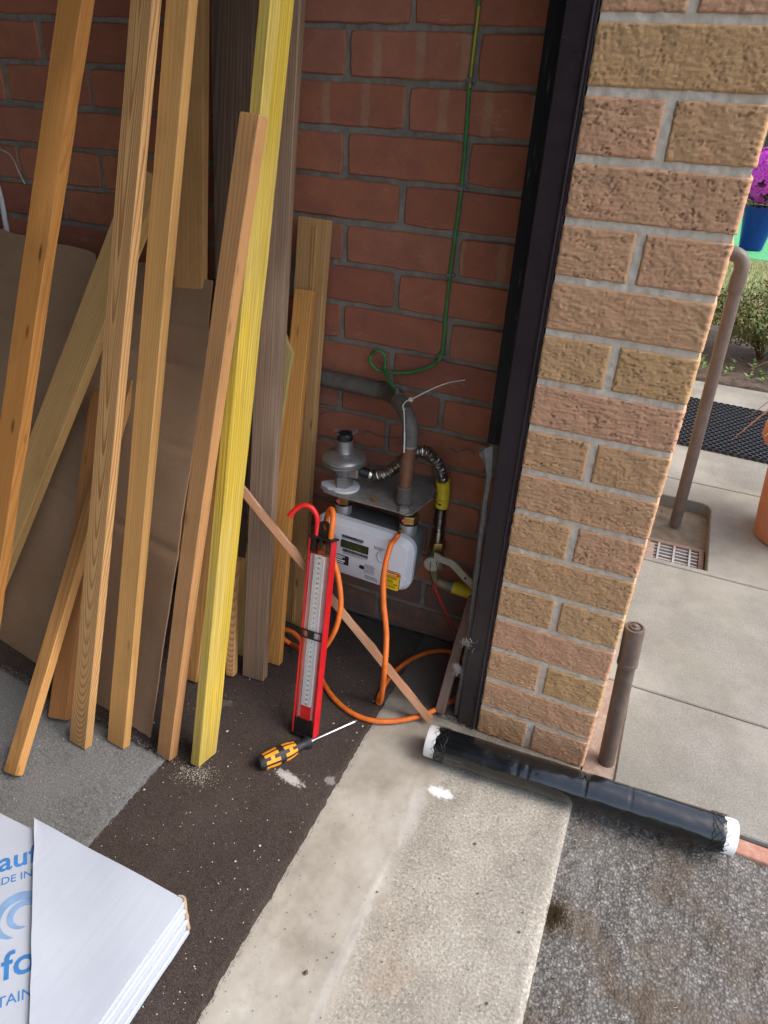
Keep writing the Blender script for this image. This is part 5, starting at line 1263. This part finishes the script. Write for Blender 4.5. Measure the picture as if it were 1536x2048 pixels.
# ---- terracotta pot with a spiky plant
pc_ = Vector((0.455, 1.17, 0.001)); pt = empty('terracotta_pot', pc_); tag(pt, 'terracotta pot with narrow brown leaves at the right edge', 'plant pot')
MB().lathe([(0.112, 0.0), (0.118, 0.004), (0.128, 0.08), (0.138, 0.18), (0.145, 0.265), (0.150, 0.285), (0.178, 0.300), (0.186, 0.312), (0.186, 0.342), (0.178, 0.352), (0.160, 0.352), (0.152, 0.342), (0.148, 0.315)], 48, caps=False).build('pot', TERRA, pt, auto=0.6)
MB().lathe([(0.149, 0.320), (0.08, 0.324), (0.0, 0.326)], 24, caps=False).build('soil', SOIL, pt)
MB().tube([(0, 0, 0.3), (0.005, 0, 0.45)], [0.02, 0.016], 10).build('stem', STEM, pt)
rr = random.Random(11)
def blade(P_, w_):
    m = MB(); vs = []; fs = []
    for i, p_ in enumerate(P_):
        t = (P_[min(i + 1, len(P_) - 1)] - P_[max(i - 1, 0)]).normalized(); s_ = t.cross(Vector((0, 0, 1)))
        s_ = s_.normalized() if s_.length > 1e-4 else Vector((1, 0, 0)); k = i / (len(P_) - 1); hw = w_ * math.sin(PI * min(1, 0.18 + 0.82 * k)) + 0.0005; nrm = s_.cross(t)
        vs += [p_ - s_ * hw + nrm * hw * .3, p_ - nrm * 0.001, p_ + s_ * hw + nrm * hw * .3]
    for i in range(len(P_) - 1):
        for k in range(2): fs.append((i * 3 + k, i * 3 + k + 1, (i + 1) * 3 + k + 1, (i + 1) * 3 + k))
    m.add(vs, fs); return m
tips = [onz(1462, 882, 0.30) - pc_, onz(1472, 848, 0.36) - pc_, Vector((-0.10, 0.36, 0.40))]
tips = [ony(1463, 880, 1.14) - pc_, ony(1490, 838, 1.25) - pc_, ony(1400, 745, 1.45) - pc_]
for i in range(24):
    if i < 2: tp = tips[i]
    else:
        a = rr.uniform(-2.0, 2.1) if i < 16 else rr.uniform(0, 6.28); l = rr.uniform(0.18, 0.34); tp = Vector((math.cos(a) * l, math.sin(a) * l, rr.uniform(0.25, 0.75)))
    b_ = Vector((0.004, 0, 0.44)); md = b_.lerp(tp, 0.5) + Vector((0, 0, 0.10 if tp.z < 0.6 else 0.03))
    blade(cat([b_, md, tp], 8), 0.0085).build('leaf', CORD, pt)

# ---- planted bed, lawn and turf beyond the patio
def rough_sheet(name, x0, x1, y0, y1, z, amp, f, mat, step):
    me = grid_mesh(name, np.arange(x0, x1 + 1e-6, step), np.arange(y0, y1 + 1e-6, step), lambda x, y, i, j: (x, y, z + amp * fbm(x * f, y * f, 1)), -0.09)
    o = link(name, me, mat); o['kind'] = 'structure'; return o
rough_sheet('planting_bed', 0.03, 3.0, 2.66, 3.95, 0.0, 0.02, 9, SOIL, 0.03)
rough_sheet('lawn', -6, 8, 3.96, 6.72, -0.01, 0.01, 5, LAWN, 0.05)
rough_sheet('artificial_turf', -6, 8, 6.74, 11.9, -0.005, 0.006, 5, TURF, 0.08)
m = MB(); rr = random.Random(3)
for i in range(9000):
    x, y = rr.uniform(0.1, 1.0), rr.uniform(3.97, 6.7); a = rr.uniform(0, PI); h = rr.uniform(.012, .035); c_, s_ = math.cos(a) * 0.0025, math.sin(a) * 0.0025
    m.add([(x - c_, y - s_, -0.012), (x + c_, y + s_, -0.012), (x + rr.uniform(-.012, .012), y + rr.uniform(-.012, .012), h)], [(0, 1, 2)])
o = link('lawn_grass', m.mesh('lawn_grass'), LAWN); tag(o, 'dry yellowish lawn grass beyond the planted bed', 'grass', kind='stuff')
def shrub(loc, R, n, label, seed, leaf=0.012):
    rr = random.Random(seed); e = empty('shrub', loc); tag(e, label, 'shrub', 'shrubs in the planted bed')
    m = MB()
    for i in range(n):
        u = Vector((rr.gauss(0, 1), rr.gauss(0, 1), rr.gauss(0, 1))).normalized(); r = rr.uniform(0.45, 1) ** 0.5
        lump = 0.8 + 0.35 * noise.noise((u.x * 2 + seed, u.y * 2, u.z * 2))
        c_ = Vector((u.x * R[0], u.y * R[1], u.z * R[2] + R[2] * 1.02)) * 1.0; c_ = Vector((c_.x * r * lump, c_.y * r * lump, R[2] + (c_.z - R[2]) * r * lump))
        if c_.z < 0.02: continue
        q = Matrix.Translation(c_) @ Matrix.Rotation(rr.uniform(0, 6.28), 4, 'Z') @ Matrix.Rotation(rr.uniform(-1.2, 1.2), 4, 'X') @ Matrix.Rotation(rr.uniform(-.6, .6), 4, 'Y')
        l = leaf * rr.uniform(.7, 1.3)
        m.add([q @ Vector(p_) for p_ in ((0, -l, 0), (l * .48, 0, l * .12), (0, l, 0), (-l * .48, 0, l * .12))], [(0, 1, 2, 3)])
    m.build('crown', LEAF, e)
    m = MB()
    for i in range(7):
        a = rr.uniform(0, 6.28); m.tube(cat([(0, 0, -0.03), (math.cos(a) * R[0] * .25, math.sin(a) * R[1] * .25, R[2] * .6), (math.cos(a) * R[0] * .6, math.sin(a) * R[1] * .6, R[2] * 1.3)], 4), 0.005, 5)
    m.build('stems', STEM, e)
shrub((0.42, 3.20, 0.02), (0.36, 0.34, 0.19), 5200, 'low green and red leaved shrub just behind the waste pipe', 5)
shrub((0.98, 3.25, 0.02), (0.34, 0.34, 0.21), 3000, 'rounded shrub to the right of the one by the waste pipe', 6)
shrub((0.12, 3.62, 0.02), (0.22, 0.22, 0.14), 1800, 'small shrub close to the corner of the house wall', 8)
# leggy weeds under the shrub
m = MB(); rr = random.Random(9)
for i in range(170):
    x, y = rr.uniform(0.08, 0.7), rr.uniform(2.72, 3.0); l = rr.uniform(.01, .022); z = rr.uniform(0.01, 0.05); a = rr.uniform(0, 6.28)
    q = Matrix.Translation((x, y, z)) @ Matrix.Rotation(a, 4, 'Z') @ Matrix.Rotation(rr.uniform(-.7, .7), 4, 'X')
    m.add([q @ Vector(p_) for p_ in ((0, -l, 0), (l * .5, 0, .003), (0, l, 0), (-l * .5, 0, .003))], [(0, 1, 2, 3)])
o = m.build('ground_weeds', LEAF2); tag(o, 'broad leaved weeds at the front of the planted bed', 'weeds', kind='stuff')

# ---- blue glazed pot with magenta flowers
fpot = Vector((0.47, 7.35, 0.0)); fo = empty('flower_pot', fpot); tag(fo, 'blue glazed pot of magenta flowers on the green turf', 'flower pot')
MB().lathe([(0.10, 0.0), (0.11, 0.01), (0.16, 0.34), (0.175, 0.37), (0.175, 0.40), (0.16, 0.40), (0.15, 0.36)], 32, caps=False).build('pot', BLUEG, fo, auto=0.6)
m = MB(); rr = random.Random(2); ml = MB()
for i in range(420):
    u = Vector((rr.gauss(0, 1), rr.gauss(0, 1), rr.gauss(0, 1))).normalized() * rr.uniform(.6, 1) ** .5; c_ = Vector((u.x * 0.34, u.y * 0.3, 0.68 + u.z * 0.26))
    q = Matrix.Translation(c_) @ u.to_track_quat('Z', 'Y').to_matrix().to_4x4()
    for k in range(5):
        a0 = k * 2 * PI / 5; r = rr.uniform(.03, .042)
        m.add([q @ Vector(p_) for p_ in ((0, 0, 0), (r * math.cos(a0 - .55), r * math.sin(a0 - .55), .008), (r * 1.2 * math.cos(a0), r * 1.2 * math.sin(a0), .004), (r * math.cos(a0 + .55), r * math.sin(a0 + .55), .008))], [(0, 1, 2, 3)])
for i in range(1300):
    u = Vector((rr.gauss(0, 1), rr.gauss(0, 1), rr.gauss(0, 1))).normalized() * rr.uniform(.3, 1); c_ = Vector((u.x * 0.27, u.y * 0.26, 0.55 + u.z * 0.24)); l = rr.uniform(.012, .024)
    q = Matrix.Translation(c_) @ Matrix.Rotation(rr.uniform(0, 6.3), 4, 'Z') @ Matrix.Rotation(rr.uniform(-1, 1), 4, 'X')
    ml.add([q @ Vector(p_) for p_ in ((0, -l, 0), (l * .5, 0, 0), (0, l, 0), (-l * .5, 0, 0))], [(0, 1, 2, 3)])
m.build('flowers', PETAL, fo)['kind'] = 'stuff'; ml.build('foliage', LEAF2, fo)['kind'] = 'stuff'

# ---- house across the garden
hs = empty('garden_house', (3, 12.2, 0)); tag(hs, 'brick house wall with a blinded window beyond the garden', 'house'); ihs = inv(hs.location)
FARB = MT('far_brick', 0.9, 0.15); P = FARB.pos(); sx_, sy_, sz_ = FARB.sep(P)
bk = FARB.n('TexBrick', {'Vector': FARB.n('CombineXYZ', {0: sx_, 1: sz_, 2: 0.0}), 'Color1': (0.34, 0.19, 0.12, 1), 'Color2': (0.42, 0.26, 0.17, 1), 'Mortar': (0.4, 0.36, 0.31, 1), 'Scale': 1.0, 'Brick Width': 0.225, 'Row Height': 0.075, 'Mortar Size': 0.006})
FARB.col(bk)
MB().box(-6, 9, 12.2, 12.4, -0.1, 0.66).box(-6, 0.54, 12.2, 12.4, 0.6601, 2.8).box(2.41, 9, 12.2, 12.4, 0.6601, 2.8).box(0.5401, 2.4099, 12.2, 12.4, 2.0, 2.8).build('wall', FARB.m, hs, ihs)
UPV = plain('brown_window_frame', (0.055, 0.035, 0.035), 0.35, 0.5)
wf = MB().box(0.545, 2.405, 12.17, 12.26, 0.66, 0.74).box(0.545, 0.615, 12.17, 12.26, 0.7405, 1.995).box(2.335, 2.405, 12.17, 12.26, 0.7405, 1.995).box(0.6155, 2.3345, 12.17, 12.26, 1.93, 1.995).build('window_frame', UPV, hs, ihs)
MB().box(0.50, 2.45, 12.10, 12.169, 0.60, 0.655).build('window_sill', UPV, hs, ihs)
MB().box(0.6155, 2.3345, 12.205, 12.215, 0.7405, 1.9295).build('pane', CLEAR, wf)
for i in range(28):
    MB().box(0.62, 2.33, 12.275, 12.280, 0.75 + i * 0.042, 0.75 + i * 0.042 + 0.036, ).build('blind_slat', WHITEP, hs, ihs)
MB().box(0.5, 2.45, 12.30, 12.31, 0.66, 2.0).build('unlit_room_sheet', PRINTK, hs, ihs)  # black sheet whose colour stands in for the unlit room behind the blinds

# ================================================================== SMALL THINGS
# ---- white cable dropping at the far left
wc = MB().tube(cat([(-1.60, 0.215, 0.0), (-1.545, 0.222, 0.55), (-1.512, 0.225, 0.80), (-1.52, 0.225, 0.95), (-1.57, 0.225, 1.4), (-1.58, 0.225, 2.3)], 8), 0.006, 8).build('white_cable', WHITEP); tag(wc, 'white cable hanging on the wall at the far left edge', 'cable')
wi = MB().tube(cat([ony(-20, 290, 0.225), ony(20, 310, 0.222), ony(38, 345, 0.218), ony(50, 368, 0.222)], 6), 0.0012, 6).build('loose_wire', TIEW); tag(wi, 'thin pale wire curling from the wall at the upper left', 'wire')

# ---- crumbs on the carpets and threshold
def crumbs(name, label, pts, mat, smin, smax, seed):
    rr = random.Random(seed); m = MB()
    for (x, y, z) in pts:
        s = rr.uniform(smin, smax) * (2.0 if rr.random() < 0.06 else 1); vs = []
        for i in range(6):
            v = [(1, 0, 0), (-1, 0, 0), (0, 1, 0), (0, -1, 0), (0, 0, .6), (0, 0, -.4)][i]; vs.append((x + v[0] * s * rr.uniform(.5, 1.2), y + v[1] * s * rr.uniform(.5, 1.2), z + v[2] * s * rr.uniform(.6, 1)))
        m.add(vs, [(0, 2, 4), (2, 1, 4), (1, 3, 4), (3, 0, 4), (2, 0, 5), (1, 2, 5), (3, 1, 5), (0, 3, 5)])
    o = m.build(name, mat); tag(o, label, 'debris', kind='stuff')
rr = random.Random(5); pts = []
while len(pts) < 420:
    u, v = rr.uniform(150, 900), rr.uniform(1280, 2048); p = onz(u, v, 0.0065)
    if p.x < -0.42 and p.y < 0.22: pts.append((p.x, p.y, 0.0112 if False else 0.0068))
crumbs('pale_crumbs', 'pale plaster crumbs scattered over the brown carpet', pts, CHIP, 0.0005, 0.0016, 1)
pts = []
for i in range(90):
    p = onz(rr.uniform(0, 330), rr.uniform(1400, 1680)); 
    if p.x < -0.73 and p.y < -0.35: pts.append((p.x, p.y, 0.0145))
crumbs('white_crumbs', 'white crumbs lying on the grey felt carpet', pts, CHIP, 0.0005, 0.0015, 2)
pts = []
for i in range(260):
    p = onz(rr.uniform(420, 1120), rr.uniform(1480, 2048)); 
    if -0.40 < p.x < -0.02 and p.y < -0.02: pts.append((p.x, p.y, 0.0022))
crumbs('dark_crumbs', 'dark grit on the concrete threshold', pts, CHIPD, 0.0005, 0.0017, 3)
p = onz(612, 1948); crumbs('stone_chip', 'small dark stone chip on the concrete threshold', [(p.x, p.y, 0.003)], CHIPD, 0.006, 0.0075, 8)
pts = [(-0.655 + rr.gauss(0, .022), -0.335 + rr.gauss(0, .012), 0.008 + abs(rr.gauss(0, .001))) for i in range(500)]
crumbs('sawdust', 'pale sawdust round the foot of the yellow timber', pts, plain('sawdust_grain', (0.42, 0.38, 0.30), 0.95), 0.0004, 0.0013, 4)
pts = [(rr.uniform(0.002, 0.03), rr.uniform(-0.6, -0.1), -0.014 + rr.uniform(0, .004)) for i in range(240)]
crumbs('edge_grit', 'grit and soil along the edge of the tarmac', pts, CHIPD, 0.0008, 0.003, 6)
# moss tuft at the tarmac edge
m = MB(); c_ = onz(1108, 1830, -0.01)
for i in range(500):
    x = c_.x + rr.gauss(0, .013); y = c_.y + rr.gauss(0, .016); h = 0.012 * math.exp(-((x - c_.x) ** 2 + (y - c_.y) ** 2) / .0005); a = rr.uniform(0, 6.28)
    m.add([(x - .001, y, -.014), (x + .001, y, -.014), (x + math.cos(a) * .004, y + math.sin(a) * .004, -0.012 + h + rr.uniform(0, .005))], [(0, 1, 2)])
o = m.build('moss_tuft', plain('dry_moss', (0.15, 0.10, 0.045), 0.95)); tag(o, 'brown moss tuft at the edge between tarmac and concrete', 'moss', kind='stuff')
# straw bits and leaf litter on the tarmac
m = MB()
for i in range(70):
    p = onz(rr.uniform(1060, 1536), rr.uniform(1640, 2048), -0.012)
    if p.x < 0.01: continue
    a = rr.uniform(0, 6.28); l = rr.uniform(.002, .007); m.tube([(p.x, p.y, -0.010), (p.x + math.cos(a) * l, p.y + math.sin(a) * l, -0.009)], 0.0005, 4)
o = m.build('straw_bits', plain('straw', (0.48, 0.40, 0.27), 0.9)); tag(o, 'bits of dry straw scattered on the tarmac', 'debris', kind='stuff')

# ---- dusty cobwebs on the frame, seal and wall
def webs(name, label, anchors, n, spread, seed, r=0.0002, drop=0.003):
    rr = random.Random(seed); m = MB()
    for i in range(n):
        a = Vector(rr.choice(anchors)) + Vector((rr.gauss(0, spread), rr.gauss(0, spread * .4), rr.gauss(0, spread))); b = a + Vector((rr.gauss(0, spread), rr.gauss(0, spread * .4), rr.gauss(0, spread)))
        mid = (a + b) / 2 + Vector((rr.gauss(0, spread * .3), 0, -abs(rr.gauss(0, drop)))); m.tube(cat([a, mid, b], 4), r * rr.uniform(.6, 1.6), 4, caps=False)
    o = m.build(name, COBW); tag(o, label, 'cobweb', kind='stuff')
webs('dusty_cobweb', 'dusty cobweb clump on the rubber seal of the door frame', [(-0.273, 0.004, 0.135 + 0.004 * i) for i in range(4)], 260, 0.0035, 1)
webs('dusty_cobweb', 'fluffy cobweb dust along the foot of the door frame', [(-0.285 + 0.010 * i, 0.002 + .004 * (i % 2), 0.004) for i in range(7)], 300, 0.004, 2, drop=0.002)
webs('dusty_cobweb', 'cobweb threads halfway up the lower door frame', [(-0.262 + 0.004 * i, -0.003, 0.215 + 0.004 * i) for i in range(4)], 40, 0.006, 3)
m = MB(); rr = random.Random(12)
for i in range(16):
    a = rr.uniform(0, 6.28); c_ = RG + Vector((0.012 * math.cos(a), 0.012 * math.sin(a), 0.112)); m.tube(cat([c_, c_ + Vector((0.006 * math.cos(a), 0.006 * math.sin(a), 0.004)), c_ + Vector((0.013 * math.cos(a + .5), 0.013 * math.sin(a + .5), rr.uniform(.0, .009)))], 3), 0.0004, 4)
o = m.build('regulator_cobweb', PRINTG); tag(o, 'dark cobweb wisps on top of the regulator cap', 'cobweb', kind='stuff')
m = MB()
for (pts_) in ([(722, 872), (735, 862), (760, 872), (800, 876), (830, 872), (848, 864)], [(900, 895), (915, 905), (935, 898), (950, 908)], [(640, 830), (660, 822), (675, 826)], [(755, 722), (768, 730), (763, 738)]):
    m.tube(cat([ony(u, v, WY - 0.004) for u, v in pts_], 5), 0.0010, 5)
o = m.build('wall_cobweb', PRINTG); tag(o, 'dark cobweb strands on the wall behind the pipes', 'cobweb', kind='stuff')

# ---- carpet pile
def pile(name, label, n, test, z, hgt, mat, seed, um, vm):
    rr = random.Random(seed); m = MB(); k = 0
    while k < n:
        p = onz(rr.uniform(*um), rr.uniform(*vm), z)
        if not test(p): continue
        a = rr.uniform(0, 6.28); h = hgt * rr.uniform(.4, 1.2); dx, dy = math.cos(a), math.sin(a); l = h * rr.uniform(.3, 1.4)
        m.add([(p.x - dy * .0004, p.y + dx * .0004, z - .001), (p.x + dy * .0004, p.y - dx * .0004, z - .001), (p.x + dx * l, p.y + dy * l, z + h)], [(0, 1, 2)]); k += 1
    me = bpy.data.meshes.new(name); me.from_pydata(m.v, [], m.f)
    o = link(name, me, mat); tag(o, label, 'carpet pile', kind='stuff')
pile('grey_carpet_pile', 'fuzzy fibres of the grey felt carpet', 26000, lambda p: p.x < -0.718 and p.y < -0.325 + max(0, -0.72 - p.x) * 0.09, 0.0125, 0.0035, CARG, 1, (-20, 360), (1330, 1760))
pile('brown_carpet_pile', 'short fibres of the brown carpet', 30000, lambda p: p.x < -0.404 and p.y < 0.22, 0.005, 0.0028, CARB, 2, (150, 900), (1260, 2060))
